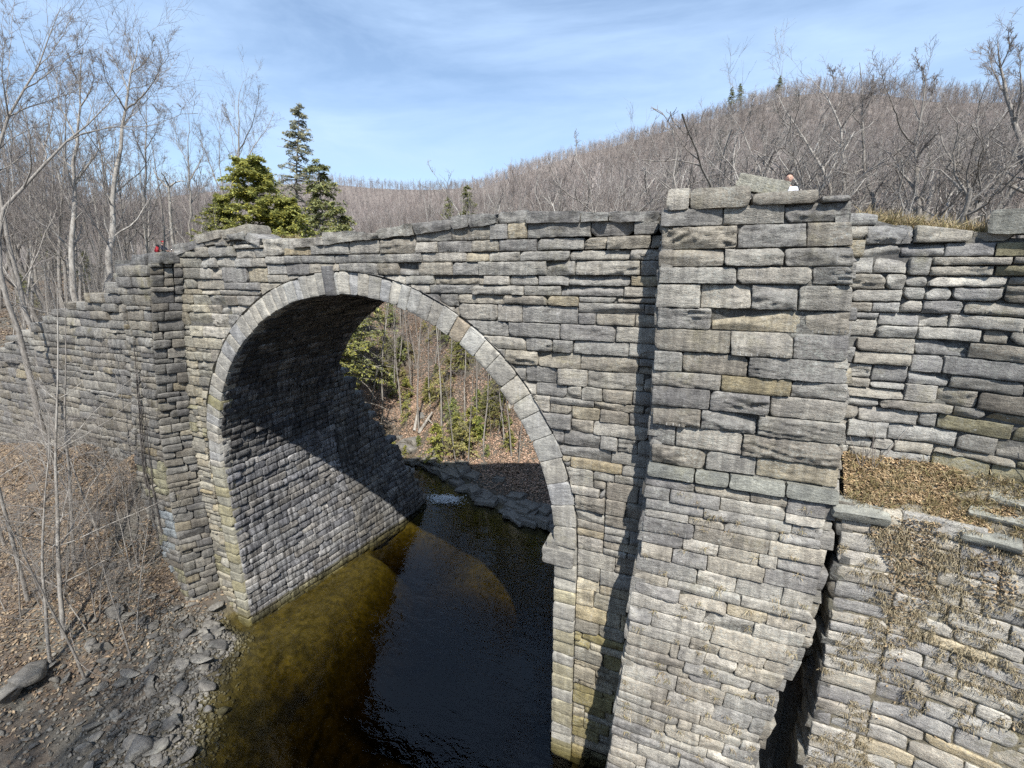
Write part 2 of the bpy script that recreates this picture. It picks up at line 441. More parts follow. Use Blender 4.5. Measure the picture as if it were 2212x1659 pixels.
# backing behind the joints
nx = np.linspace(-11.5, 13.2, 100); P = []
for ang in np.linspace(0, math.pi, 65):
    c_, s_ = math.cos(ang), math.sin(ang)
    P.append([(7.25*c_, .065, ZS+7.25*s_), (8.4*c_, .065, ZS+8.4*s_)])
quadgrid(b, np.array(P), (.14, .138, .13))
for x0, x1 in ((-11.5, -7.25), (7.25, 13.2)):
    quadgrid(b, np.array([[(x0, .066, -8.9), (x0, .066, 7.2)], [(x1, .066, -8.9), (x1, .066, 7.2)]]), (.14, .138, .13))
P = []
for x in np.linspace(-7.25, 7.25, 60): P.append([(x, .067, ZS+math.sqrt(max(7.3**2-x*x, 0))), (x, .067, prof(x)-CT)])
quadgrid(b, np.array(P), (.14, .138, .13))
bpart('spandrel_wall', b, M['stone'])

# ring of voussoirs: u = angle*radius from the right springing, v = radial
b = Buf(); kb = Buf()
rr = random.Random(5)
cuts = [0.]; a = 0.
LTOT = math.pi*AR; KA = math.pi*AR/2+.18
while a < KA-.4:
    w = (.58 if a < 5.5 else .48 if a < 7.5 else .36)*rr.uniform(.82, 1.18); a += w; cuts.append(min(a, KA-.0))
if KA-cuts[-1] > .02: cuts.append(KA)
KW = .42
cuts2 = [KA+KW]; a = KA+KW
while a < LTOT-.25:
    w = (.34 if a < 15 else .42)*rr.uniform(.8, 1.25); a = min(a+w, LTOT); cuts2.append(a)
if cuts2[-1] < LTOT: cuts2.append(LTOT)
def ringmap(u, v, d):
    ph = u/AR; r = AR+v
    return np.stack([r*np.cos(ph), -d, ZS+r*np.sin(ph)], 1)
RT = [(.43, .42, .385), (.41, .41, .39), (.46, .445, .40), (.43, .41, .36), (.39, .395, .395)]
for cs in (cuts, cuts2):
    for u0, u1 in zip(cs[:-1], cs[1:]):
        c = np.array(rr.choice(RT))*rr.uniform(.9, 1.1)
        if abs(u0-6.5) < .25: c = np.array((.38, .33, .26))
        if cs is cuts2 and rr.random() < .06: c = np.array((.34, .32, .2))
        if cs is cuts2: c = c*.92
        add_stone(b, (u0, u1, rr.uniform(-.03, .01), RE-AR+rr.uniform(-.05, .02)), ringmap, rr, .06, .006, rr.uniform(.06, .09), rr.uniform(.01, .03), tuple(c), back=.45, edge=.015, drop=.014, wob=.010, lay=2., tilt=.02)
add_stone(kb, (KA+.01, KA+KW-.01, -.05, .86), ringmap, rr, .06, .004, .11, .012, (.15, .15, .155), back=.3, edge=.03, drop=.02, wob=.008, lay=2.)
P = [[ringmap(np.array([u]), np.array([v]), np.array([-.25]))[0] for v in (.0, .55)] for u in np.linspace(0, LTOT, 60)]; quadgrid(b, np.array(P), (.1, .1, .1))
bpart('arch_ring', b, M['ring']); bpart('keystone', kb, M['ring'])
# dressed jamb quoins under the springings
jr = random.Random(8)
for sgn in (1, -1):
    b = Buf(); z = -8.7
    k = 0
    while z < ZS-.05:
        h = jr.uniform(.38, .52)
        if ZS-z-h < .25: h = ZS-z
        w = RE-AR+(.0 if k % 2 else .0)
        c = np.array((.42, .39, .28) if jr.random() < .45 else (.41, .40, .36))*jr.uniform(.88, 1.1)
        if sgn < 0: c = c*np.array((.9, .9, .82))
        u0, u1 = (AR, AR+w) if sgn > 0 else (-AR-w, -AR)
        if z+h > ZS-.02 and sgn > 0: u0 -= .0
        add_stone(b, (u0, u1, z, z+h), front, jr, .06, .008, jr.uniform(.04, .09), jr.uniform(.006, .02), tuple(c), back=.4, edge=.02, drop=.016, wob=.016, lay=3.)
        z += h; k += 1
    bpart('jamb', b, M['ring'])
# impost stone sticking out at the right springing
ib = Buf(); merge(ib, block(random.Random(2), (.95, .6, .5), (.36, .35, .32), .07, .02), loc=(AR+.12, .18, -1.55)); merge(ib, block(random.Random(3), (.42, .5, .3), (.34, .33, .3), .07, .03), loc=(AR-.02, .2, -1.06))
bpart('impost', ib, M['ring'])

# vault and abutments: v runs up the left abutment, over the barrel and down the right one
def lean(y, z): return .155*y*sstep(-1.5, -8.5, z)
def vaultmap(u, v, d):
    y = u
    left = v < ZS; ph = math.pi-(v-ZS)/AR; right = ph < 0
    ph = np.clip(ph, 0, math.pi); r = AR-d
    x = r*np.cos(ph); z = ZS+r*np.sin(ph)
    x = np.where(left, -(AR-d)+lean(y, v), x); z = np.where(left, v, z)
    over = v-ZS-math.pi*AR
    z = np.where(right, ZS-over, z); x = np.where(right, AR-d, x)
    return np.stack([x, y, z], 1)
vr = random.Random(21)
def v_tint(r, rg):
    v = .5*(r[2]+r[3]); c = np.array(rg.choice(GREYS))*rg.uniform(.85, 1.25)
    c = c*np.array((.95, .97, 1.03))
    if v > -1.: c = c*(.5 if rg.random() < .7 else .95)  # stained vault tinted darker for its shade too; sunlit courses below stay lighter
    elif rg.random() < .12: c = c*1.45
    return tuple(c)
LV = -8.8; LE = ZS+math.pi*AR
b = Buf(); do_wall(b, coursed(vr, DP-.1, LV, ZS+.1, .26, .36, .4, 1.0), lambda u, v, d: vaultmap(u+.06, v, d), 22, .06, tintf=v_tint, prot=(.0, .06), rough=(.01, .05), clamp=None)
quadgrid(b, vaultmap(np.repeat(np.linspace(.05, DP-.1, 8), 12), np.tile(np.linspace(LV, ZS+.2, 12), 8), np.full(96, -.12)).reshape(8, 12, 3), (.05, .05, .05))
bpart('abutment', b, M['vault'])
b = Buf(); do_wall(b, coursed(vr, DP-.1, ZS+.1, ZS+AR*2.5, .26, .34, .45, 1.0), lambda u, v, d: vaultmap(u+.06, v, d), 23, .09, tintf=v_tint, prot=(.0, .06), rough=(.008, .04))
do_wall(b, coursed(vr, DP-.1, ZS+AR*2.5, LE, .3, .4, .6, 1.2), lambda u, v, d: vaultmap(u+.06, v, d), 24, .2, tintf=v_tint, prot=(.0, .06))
quadgrid(b, vaultmap(np.repeat(np.linspace(.12, DP-.1, 8), 80), np.tile(np.linspace(ZS, LE, 80), 8), np.full(640, -.12)).reshape(8, 80, 3), (.05, .05, .05))
bpart('vault', b, M['vault'])
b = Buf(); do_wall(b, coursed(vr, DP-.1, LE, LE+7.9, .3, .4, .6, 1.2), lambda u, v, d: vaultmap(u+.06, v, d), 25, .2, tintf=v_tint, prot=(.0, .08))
quadgrid(b, vaultmap(np.repeat(np.linspace(.05, DP-.1, 8), 12), np.tile(np.linspace(LE, LE+7.9, 12), 8), np.full(96, -.12)).reshape(8, 12, 3), (.05, .05, .05))
bpart('abutment', b, M['vault'])

# river wall running on upstream from the left abutment, its top stepping down
RWT = np.array([(6.2, 2.6), (7.2, 1.6), (8.4, -.2), (9.6, -2.), (10.8, -4.1), (11.5, -6.5), (11.9, -8.6)])
def rw_top(y): return np.interp(y, RWT[:, 0], RWT[:, 1])
def rwmap(u, v, d):
    y = 6.15+u; return np.stack([-7.+d+.155*np.minimum(y, 10)*sstep(-1.5, -8.5, v), y, v], 1)
b = Buf(); wr = random.Random(31)
do_wall(b, coursed(wr, 5.7, -8.8, 2.8, .26, .36, .4, 1.0), rwmap, 32, .09, skip=lambda r: .5*(r[2]+r[3]) > rw_top(6.15+.5*(r[0]+r[1])), tintf=lambda r, g: tuple(np.array(g.choice(GREYS))*g.uniform(.6, .9)), prot=(0, .08), rough=(.01, .05), back=.5)
P = []
for y in np.linspace(6.1, 11.9, 14):
    zt = rw_top(y)-.1; P.append([rwmap(np.array([y-6.15]), np.array([-8.8]), np.array([-.3]))[0], rwmap(np.array([y-6.15]), np.array([zt]), np.array([-.3]))[0], (-9.5, y, zt+.2)])
quadgrid(b, np.array(P), (.08, .08, .075))
bpart('river_wall', b, M['vault'])

# rear wall with the far arch ring, deck
b = Buf()
do_wall(b, [(u0-10., u1-10., v0, v1) for u0, u1, v0, v1 in skyline(random.Random(41), 24, -8.6, 8.4, [.3, .4, .5], .7, 1.8)], lambda u, v, d: np.stack([u, DP+d, v], 1), 42, .25, clamp=sp_clamp, skip=sp_skip)
P = []
for ang in np.linspace(0, math.pi, 65):
    c_, s_ = math.cos(ang), math.sin(ang); P.append([(7.02*c_, DP-.02, ZS+7.02*s_), (8.6*c_, DP-.02, ZS+8.6*s_)])
quadgrid(b, np.array(P), (.15, .15, .15))
for x0, x1 in ((-11.5, -7.02), (7.02, 14)):
    quadgrid(b, np.array([[(x0, DP-.021, -8.9), (x0, DP-.021, 7.3)], [(x1, DP-.021, -8.9), (x1, DP-.021, 7.3)]]), (.15, .15, .15))
P = []
for x in np.linspace(-7.2, 7.2, 60): P.append([(x, DP-.022, ZS+math.sqrt(max(7.1**2-x*x, 0))), (x, DP-.022, prof(x)-.1)])
quadgrid(b, np.array(P), (.15, .15, .15))
bpart('rear_wall', b, M['stone'])
b = Buf(); P = []
for x in np.linspace(-12, 16, 60): P.append([(x, .3, prof(x)-CT-.05), (x, 3, prof(x)-.6), (x, DP-.1, prof(x)-.4)])
quadgrid(b, np.array(P), (.2, .18, .14))
bpart('deck', b, M['mortar'])

# coping stones along the top of the front wall
b = Buf(); cr_ = random.Random(51); x = -7.5
while x < 9.25:
    w = cr_.choice((cr_.uniform(.45, .9), cr_.uniform(.8, 1.5), cr_.uniform(.8, 1.5)))
    if 9.3-x-w < .6: w = 9.32-x
    z1 = prof(x+w*.5); sl = math.atan2(prof(x+w)-prof(x), w)
    th = CT+cr_.uniform(-.10, .05); dpt = cr_.uniform(.7, 1.0)
    mB = block(cr_, (w-.03, dpt, th), pick(cr_, .12, 1.0), .055, cr_.uniform(.04, .085), .06)
    c_, s_ = math.cos(sl), math.sin(sl)
    merge(b, mB, [[c_, 0, -s_], [0, 1, 0], [s_, 0, c_]], (x+w/2, dpt/2-.07-cr_.uniform(-.05, .07), prof(x+w*.5)-CT-.01))
    x += w
# raised lump of coping near the left end, px 390..545
for px0, px1, zz in ((-6.3, -4.9, .06), (-4.9, -3.5, .05)):
    merge(b, block(cr_, (px1-px0-.04, .9, .28), pick(cr_, .1, 1.1), .075, .04), [[.993, 0, -.115], [0, 1, 0], [.115, 0, .993]], (.5*(px0+px1), .35, prof(.5*(px0+px1))-.22+zz))
bpart('coping', b, M['pier'])

# right buttress: plumb upper part, battered foot below a set-off
PL = np.array([(-8.6, 9.02), (-5.6, 9.18), (-3, 9.34), (-1.5, 9.4), (0.25, 9.52), (1.7, 9.54), (2.4, 9.57), (8.4, 9.46)])
PR = np.array([(-8.6, 11.95), (-4., 12.47), (-2.2, 12.78), (-1, 13.1), (1.2, 13.2), (2.4, 13.25), (4.4, 13.15), (6.3, 12.95), (8.1, 12.66), (8.4, 12.64)])
def py_(v): return np.where(v > 2.35, .75, .88+(2.35-v)*.135)
def pmap(u, v, d):
    l, r = np.interp(v, PL[:, 0], PL[:, 1]), np.interp(v, PR[:, 0], PR[:, 1])
    return np.stack([l+(r-l)*u/3.6, -py_(v)-d, v], 1)
def pside(left):
    T = PL if left else PR
    def f(u, v, d):
        x = np.interp(v, T[:, 0], T[:, 1])
        return np.stack([x+(-d if left else d), -py_(v)+u*(py_(v)+.0), v], 1)
    return f
pr = random.Random(61)
butt = empty('buttress', (11.2, -.75, 0)); butt.parent = bridge; butt.matrix_parent_inverse = Matrix.Translation((0, 0, -ZW)); butt['label'] = 'broad buttress right of the arch with a battered foot'
def bp2(name, buf, mat, par, label=None):
    o = link(name, buf.mesh(name), mat); o.parent = par; o.matrix_parent_inverse = par.matrix_basis.inverted()
    if label: o['label'] = label
    return o
b = Buf()
up = skyline(pr, 3.6, 2.4, 8.0, [.35, .4, .45, .5, .5], .75, 1.6)
def p_tint(r, g):
    c = np.array(pick(g, .09, 1.0)); 
    if r[0] < 1.95 < r[1] and r[2] < 4.5 <= r[3]: c = np.array((.36, .31, .2))
    return tuple(c)
def cl_top(zt):
    def f(U, V): return U, np.minimum(V, zt)
    return f
qr = random.Random(66)
up = [((r[0]-qr.uniform(0, .10) if r[0] < .01 else r[0]), (r[1]+qr.uniform(0, .05) if r[1] > 3.59 else r[1]), r[2], r[3]) for r in up]
do_wall(b, up, pmap, 62, .036, clamp=cl_top(8.0), prot=(.02, .12), rough=(.02, .12), tintf=p_tint, gap=.011, skip=lambda r: r[2] > 7.9, ticks=.2)
low = skyline(pr, 3.6, -8.6, 2.15, [.2, .25, .3, .35, .4], .6, 1.6)
low = [((r[0]-qr.uniform(0, .09) if r[0] < .01 else r[0]), (r[1]+qr.uniform(-.12, .04) if r[1] > 3.59 else r[1]), r[2], r[3]) for r in low]
do_wall(b, low, pmap, 63, .042, clamp=cl_top(2.12), prot=(.0, .045), rough=(.01, .055), gain=1.27, warm=.08, gap=.007, skip=lambda r: r[2] > 2.0, ticks=.14)  # foot stones tinted paler for the sun's angle on the batter
for left in (True, False):
    for rc, sd_ in ((skyline(pr, 1., -8.6, 8.0, [.3, .4, .5], .4, .8), 64),):
        do_wall(b, rc, pside(left), sd_, .1, prot=(.0, .14), rough=(.02, .06), clamp=cl_top(8.0))
# backing and top
zs_ = np.linspace(-8.8, 8.0, 40)
for off, T in ((0, None),):
    A = pmap(np.zeros(40), zs_, np.full(40, -.06)); B_ = pmap(np.full(40, 3.6), zs_, np.full(40, -.06))
    A0 = A.copy(); A0[:, 1] = .1; B0 = B_.copy(); B0[:, 1] = .1
    A[:, 0] += .06; A0[:, 0] += .06; B_[:, 0] -= .06; B0[:, 0] -= .06
    quadgrid(b, np.stack([A0, A, B_, B0], 1), (.15, .148, .14))
quadgrid(b, np.array([[(9.5, -.7, 7.99), (9.5, 3, 7.99)], [(12.6, -.7, 7.99), (12.6, 3, 7.99)]]), (.2, .2, .19))
bp2('shaft', b, M['pier'], butt)
b = Buf()
for x0, x1, zt in ((9.5, 9.95, 8.39), (9.95, 11.05, 8.37), (11.07, 12.2, 8.22), (12.22, 12.68, 8.09)):
    zb = 7.99 if x1 > 11.06 else 7.97
    hh = zt-zb
    merge(b, block(pr, (x1-x0-.03, 1.5, hh), pick(pr, .1, 1.15), .06, .03), loc=(.5*(x0+x1), -.12, zb))
bp2('cap', b, M['pier'], butt)
b = Buf()
x = 9.5
for w in (1.05, .7, 1.1, .95):
    merge(b, block(pr, (w-.02, .62, .3), (.36, .37, .33), .06, .03), [[1, 0, 0], [0, .97, .22], [0, -.22, .97]], (x+w/2, -.72, 2.06)); x += w
bp2('set_off', b, M['grey'], butt, 'pale lichen covered set-off course')

# left buttress
LR_ = np.array([(-8.6, -9.15), (-2.3, -9.3), (.9, -9.1), (4.1, -8.45), (6.9, -7.75), (7.2, -7.7)])   # its front right arris
LI = np.array([(-8.6, -8.63), (-2.5, -8.57), (.7, -8.54), (4.1, -7.93), (7.2, -7.25)])                # where it meets the wall
LL = np.array([(-8.6, -10.6), (-6, -11.2), (-3.5, -11.4), (0, -11.), (3.4, -10.05), (5.3, -9.8), (7.2, -9.75)])
def lby(v): return .85+np.clip(1.5-v, 0, 12)*.02
def lmap(u, v, d):
    l, r = np.interp(v, LL[:, 0], LL[:, 1]), np.interp(v, LR_[:, 0], LR_[:, 1])
    return np.stack([l+(r-l)*u/2.1, -lby(v)-d, v], 1)
def lside(u, v, d):
    a, c = np.interp(v, LR_[:, 0], LR_[:, 1]), np.interp(v, LI[:, 0], LI[:, 1])
    k = u/1.05
    return np.stack([a+(c-a)*k+d, -lby(v)*(1-k)-.3*d, v], 1)
lr = random.Random(71)
lb = empty('buttress', (-9.2, -.85, 0)); lb.parent = bridge; lb.matrix_parent_inverse = Matrix.Translation((0, 0, -ZW)); lb['label'] = 'dark weathered buttress left of the arch rising from the leafy bank'
b = Buf()
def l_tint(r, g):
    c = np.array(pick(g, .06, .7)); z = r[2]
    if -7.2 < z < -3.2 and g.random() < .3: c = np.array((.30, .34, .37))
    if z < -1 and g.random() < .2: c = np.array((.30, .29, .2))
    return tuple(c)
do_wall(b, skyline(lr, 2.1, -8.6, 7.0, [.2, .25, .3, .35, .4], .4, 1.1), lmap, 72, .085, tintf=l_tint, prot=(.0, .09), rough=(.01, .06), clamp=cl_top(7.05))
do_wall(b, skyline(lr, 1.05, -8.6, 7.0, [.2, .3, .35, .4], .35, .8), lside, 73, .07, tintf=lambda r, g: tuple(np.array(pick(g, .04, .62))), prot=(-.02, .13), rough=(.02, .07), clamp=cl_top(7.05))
zz = np.linspace(-8.8, 6.95, 30); Q0 = lmap(np.zeros(30), zz, np.full(30, -.13)); Q1 = lmap(np.full(30, 2.03), zz, np.full(30, -.13)); Q2 = lside(np.full(30, 1.05), zz, np.full(30, -.13)); Q00 = Q0.copy(); Q00[:, 1] = .1; Q2[:, 1] = .1
quadgrid(b, np.stack([Q00, Q0, Q1, Q2], 1), (.05, .05, .05))
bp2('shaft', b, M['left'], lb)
b = Buf()
for x0, x1, y0, sz, zb in ((-9.85, -8.9, -.55, .34, 6.72), (-8.95, -8.1, -.5, .42, 6.95), (-8.15, -7.35, -.4, .38, 7.05), (-10.1, -9.75, -.5, .42, 6.3)):
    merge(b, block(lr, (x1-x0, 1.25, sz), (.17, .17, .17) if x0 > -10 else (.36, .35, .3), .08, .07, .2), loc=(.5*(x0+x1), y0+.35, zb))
bp2('cap', b, M['left'], lb)

# left wing wall, top stepping down the bank
LWT = np.array([(-40, 1.), (-25.8, 2.3), (-22.5, 3.2), (-17.4, 4.9), (-14.1, 5.75), (-11.6, 6.25), (-9, 6.7)])
def lw_top(x): return np.interp(x, LWT[:, 0], LWT[:, 1])
b = Buf(); lw = random.Random(81)
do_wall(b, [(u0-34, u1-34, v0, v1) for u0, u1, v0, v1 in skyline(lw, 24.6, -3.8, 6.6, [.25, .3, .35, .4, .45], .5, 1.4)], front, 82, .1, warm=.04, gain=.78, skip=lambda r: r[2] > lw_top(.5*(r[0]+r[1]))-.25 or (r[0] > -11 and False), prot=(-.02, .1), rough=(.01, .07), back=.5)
quadgrid(b, np.array([[(x, .12, -5.5), (x, .12, lw_top(x)-.2), (x, 1.2, lw_top(x)-.15)] for x in np.linspace(-34, -9.2, 30)]), (.06, .06, .06))
bpart('wing_wall', b, M['left'], label='long dark wing wall stepping down the left bank')

# right wing wall: straight piece, then bending towards the river
BX = 14.85
DIR2 = np.array([math.cos(R(-24)), math.sin(R(-24))])
def wmap(u, v, d):
    x0 = 12.5; a = BX-x0
    k = np.maximum(u-a, 0); m = np.minimum(u, a)
    s = (u > a)
    nx_, ny_ = DIR2[1], -DIR2[0]
    return np.stack([x0+m+k*DIR2[0]+np.where(s, d*nx_, 0), k*DIR2[1]+np.where(s, d*ny_, -d), v], 1)
def w_top(u): return prof(12.5+u)
b = Buf(); ww = random.Random(91)
def wc(U, V): return U, np.minimum(V, w_top(U))
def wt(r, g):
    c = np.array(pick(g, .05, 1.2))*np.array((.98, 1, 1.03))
    if r[0] > 2.4: c = np.array(pick(g, .2, .82))  # past the bend, tint darkened for the face turned from the sun
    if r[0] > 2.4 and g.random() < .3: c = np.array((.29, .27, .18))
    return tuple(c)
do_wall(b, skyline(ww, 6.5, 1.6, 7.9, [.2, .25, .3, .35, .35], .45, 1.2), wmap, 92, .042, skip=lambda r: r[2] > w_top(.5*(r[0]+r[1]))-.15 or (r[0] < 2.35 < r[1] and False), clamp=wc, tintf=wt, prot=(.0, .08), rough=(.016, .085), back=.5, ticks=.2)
us = np.linspace(-.2, 6.5, 20)
quadgrid(b, np.stack([wmap(us, np.full(20, 1.), np.full(20, -.06)), wmap(us, w_top(us)-.1, np.full(20, -.06)), wmap(us, w_top(us)-.12, np.full(20, -1.4))], 1), (.15, .15, .145))
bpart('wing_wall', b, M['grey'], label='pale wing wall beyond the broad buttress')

# lower retaining wall in front of the wing wall, with a sloping leafy ledge on top
DIR3 = np.array([math.cos(R(-13)), math.sin(R(-13))])
def apx(v): return np.interp(v, [-9, -5, -1.2, .5, 2.2], [13.42, 13.46, 13.5, 13.48, 13.38])
def apy(v): return .9+(2.0-v)*.06
def apmap(u, v, d):
    a = 1.4; k = np.maximum(u-a, 0); m = np.minimum(u, a); s = u > a
    nx_, ny_ = DIR3[1], -DIR3[0]
    y = apy(v)
    return np.stack([apx(v)+m+k*DIR3[0]+np.where(s, d*nx_, 0), -y+k*DIR3[1]+np.where(s, d*ny_, -d), v], 1)
b = Buf(); ar_ = random.Random(101)
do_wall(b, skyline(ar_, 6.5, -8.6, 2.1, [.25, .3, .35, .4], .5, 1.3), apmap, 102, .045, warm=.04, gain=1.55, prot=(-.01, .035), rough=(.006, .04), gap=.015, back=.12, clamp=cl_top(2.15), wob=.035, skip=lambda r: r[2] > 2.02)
do_wall(b, skyline(ar_, 1.0, -8.6, 2.1, [.3, .4, .45], .4, .9), lambda u, v, d: np.stack([apx(v)-d, -apy(v)+u*1.1, v], 1), 103, .08, gain=.6, prot=(-.05, .14), rough=(.02, .08), clamp=cl_top(2.15))  # gap-side face: its shade put into darker stone tints
us = np.linspace(0.05, 6.5, 24); zz = np.linspace(-8.8, 2.05, 12)
quadgrid(b, np.stack([apmap(us, np.full(24, z), np.full(24, -.03)) for z in zz], 1), (.30, .27, .20))
zz = np.linspace(-8.8, 2.05, 12); quadgrid(b, np.stack([np.stack([apx(zz)+.1, -apy(zz)+.03, zz], 1), np.stack([apx(zz)+.1, zz*0+.2, zz], 1)], 1), (.05, .05, .05))
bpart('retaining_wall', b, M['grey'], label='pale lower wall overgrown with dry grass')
# ledge slabs
b = Buf(); P = []
def ledge(u, k):      # k 0 at the front edge, 1 against the wing wall
    f = apmap(np.asarray(u), np.full(len(u), 2.05), np.full(len(u), -.05)); w = wmap(np.asarray(u)+.9, np.full(len(u), 2.92), np.full(len(u), .02))
    return f+(w-f)*k
for k in np.linspace(0, 1, 10): P.append(ledge(us, k))
P = np.array(P); P[..., 2] += .05*fbm(P[..., 0]*1.5, P[..., 1]*1.5, 3., 3)
quadgrid(b, P, (.29, .265, .21))
for u, k, sz, rz in ((.3, .0, (.95, .5, .2), 0), (2.3, .02, (.8, .5, .14), -.3), (3.3, .05, (.7, .5, .14), -.3), (2.5, .45, (.85, .5, .12), -.3), (3.3, .4, (.8, .5, .12), -.3), (2.8, .78, (.8, .45, .12), -.4), (3.7, .75, (.7, .45, .12), -.4), (4.1, .3, (.8, .5, .12), -.3)):
    p = ledge([u], k)[0]; c_, s_ = math.cos(rz), math.sin(rz)
    merge(b, block(ar_, sz, (.38, .39, .35), .06, .04), np.array([[c_, -s_, 0], [s_, c_, 0], [0, 0, 1]])@np.array([[1, 0, 0], [0, .93, -.36], [0, .36, .93]]), p+np.array((0, .06, -.11)))
bpart('ledge', b, M['grey'], label='sloping ledge of pale slabs')

# loose blocks lying on top
def loose(name, label, size, loc, rot, tint, seed, group=None):
    bb = block(random.Random(seed), size, tint, .06, .03)
    o = link(name, bb.mesh(name), M['pier']); o.location = loc; o.rotation_euler = rot
    tag(o, label, 'stone block', group); return o
p0 = at(1, -.2, 1640, 418)
loose('stone_block', 'big tilted lichen spotted block resting on top of the right buttress', (.96, .55, .30), (p0[0], -.15, 8.27), (R(2), R(15), R(-2)), (.44, .435, .37), 7)
p1 = at(1, -.6, 2185, 500)
loose('stone_block', 'rough dark sided block lying on the wing wall at the right edge', (1.1, .8, .42), (15.6, -.05, 7.36), (0, R(3), R(-30)), (.36, .36, .32), 9)
#%%MORE
# ------------------------------------------------------------------ terrain
class RBF:
    def __init__(s, pts):
        p = np.array(pts, float); s.p = p[:, :2]; d = np.hypot(*(s.p[:, None]-s.p[None]).transpose(2, 0, 1))
        n = len(p); A = np.zeros((n+1, n+1)); A[:n, :n] = np.sqrt(d*d+.3); A[:n, n] = 1; A[n, :n] = 1
        s.w = np.linalg.solve(A, np.r_[p[:, 2], 0])
    def __call__(s, x, y):
        x, y = np.asarray(x, float), np.asarray(y, float); out = np.full(x.shape, s.w[-1])
        for (a, b_), w in zip(s.p, s.w[:-1]): out = out+w*np.sqrt((x-a)**2+(y-b_)**2+.3)
        return out
FRONT = [(-6.9, .2, -8.2), (-7.8, -.5, -8.), (-6.6, -1.2, -8.05), (-5.3, -3.4, -8.05), (-3.4, -5.1, -8.05), (-2, -8, -8.05), (-1.5, -12, -8.05), (-1, -15, -7.9), (3, -16, -7.9), (8, -17, -7.9), (-3, -19, -6.5), (3, -19.5, -6.5), (9, -20, -6.5), (0, -30, -4), (12, -30, -4), (-1, -45, -2.),
         (-5.2, -.6, -8.75), (-3.4, -2.6, -9.3), (-1.6, -4.8, -9.8), (0, -8, -10), (1, -12.5, -9), (0, -2, -11), (2, -5, -11), (5, -3, -11), (7.5, -1.5, -10.6), (0, 2, -9.2), (6, 2, -10.5), (3, 0, -10.4), (-5, 2, -8.7), (-2.5, -1, -10), (4, -9, -11), (9, -6, -11), (13, -12, -10.5),
         (-9.2, -2.1, -7.2), (-8, -4.5, -7.45), (-6.5, -7, -7.5), (-10.9, -5.1, -6.5), (-8.8, -7.4, -6.9), (-6, -3.6, -7.75), (-7, -2, -7.7), (-5, -6.2, -7.75), (-4.4, -9, -7.5),
         (-12.2, -3.4, -4.9), (-14.5, -4.6, -4.5), (-14, -1, -2.7), (-12.8, -.3, -1.4), (-11.2, -.9, -2.7), (-11.9, 0, -1.15), (-10.3, -1, -5.3), (-9.6, -1., -6.7), (-16, 0, -1.35), (-20.6, 0, -1.9), (-25.8, 0, -2.7),
         (-19.5, -2.4, -3.), (-17, -6, -4.7), (-13, -8, -5.8), (-22, -6, -4.2), (-30, -6, -3.6), (-34, 0, -2.8), (-15, -14, -6), (-30, -15, -4.5), (-42, -10, -2), (-60, -20, 0), (-8, -14, -6.8), (-30, -45, -2), (-60, -60, 4),
         (12, -2.4, -8.8), (14, -1.5, -8.7), (15, -3.5, -8.7), (18, -5.5, -8.6), (19, -1, -2), (22, -4, 3), (26, -6, 6), (17, .3, -2), (16, -14, -8.5), (24, -18, -5), (28, -20, 4), (34, -40, 6), (45, -10, 8), (20, -24, -8.3), (30, -34, -2), (60, -60, 9)]
BACK = [(-9.5, 1.5, 6.5), (-12, 1.3, 5.9), (-14, 1.4, 5.4), (-17.4, 1.4, 4.6), (-22.5, 1.4, 3.0), (-26, 1.4, 2.2), (-34, 1.4, 1.2), (-12.6, 3.2, 7.1), (-16, 4.4, 7.25), (-20, 5, 4.8), (-26, 6, 3.4), (-38, 7, 2.4),
        (-9.5, 5.8, 6.6), (-13, 6.6, 4.5), (-23, 8.8, 6.6), (-26, 10.6, 7.2), (-28.1, 11.8, 7.45), (-31, 13.4, 6.4), (-20, 8, 4.4), (-10.5, 9.2, -2.5), (-12, 9.5, -2.6), (-16, 10, 0), (-20, 11.5, 1.2), (-30, 11, 3.), (-8.3, 7, 1.6), (-8.3, 9, -1.6), (-8.3, 11, -4.6), (-7.6, 12, -8.3),
        (-12, 14, -8.8), (-16, 20, -8.8), (-19, 27, -8.4), (-9, 12.8, -9), (-4, 10, -9.2), (0, 8, -9.3), (4, 9, -9.2), (6, 7.5, -9), (-6, 8, -9.1), (-2, 11.3, -9), (0, 5, -9.2), (-6, 5, -9), (6, 5, -9.4), (-14, 16, -8.8),
        (-12.1, 17.1, -8.), (-7, 15.7, -8.), (-5.4, 14.5, -8.), (-1.9, 12.9, -8.), (1.4, 11.7, -8.), (3.2, 11.8, -8.), (6.5, 10.3, -7.9),
        (-9.5, 17.6, -7.35), (-4.5, 16.2, -7.2), (-1, 14.6, -7.3), (2.5, 13.4, -7.1), (10, 8, -5), (9.5, 6.3, -4.5), (14, 7, 5), (13, 1.5, 7.0), (18, 4, 7.), (30, 5, 7.5), (20, 12, 7), (10, 13, -3.5), (8, 18, 1.), (4, 18, -2.4), (0, 18.5, -3.8), (-4, 20, -3.9), (-9, 21, -4.4), (-13, 21.5, -5.6),
        (-8.5, 27, .8), (-2, 26, 2.6), (6, 26, 5), (14, 22, 6.5), (-14, 31, 1), (-20, 38, 3), (-4, 36, 6), (8, 38, 7.5), (20, 30, 8), (30, 20, 8), (-23, 32, -2), (-28, 38, 2), (-22, 14, 3), (-24, 22, 3), (-30, 18, 3.8), (-32, 28, 4.6), (-45, 20, 4.2), (-42, 32, 5.5), (40, 30, 9), (0, 60, 8), (-40, 60, 8), (40, 60, 10), (-70, 10, 5), (-70, 40, 8)]
HF, HB = RBF(FRONT), RBF(BACK)
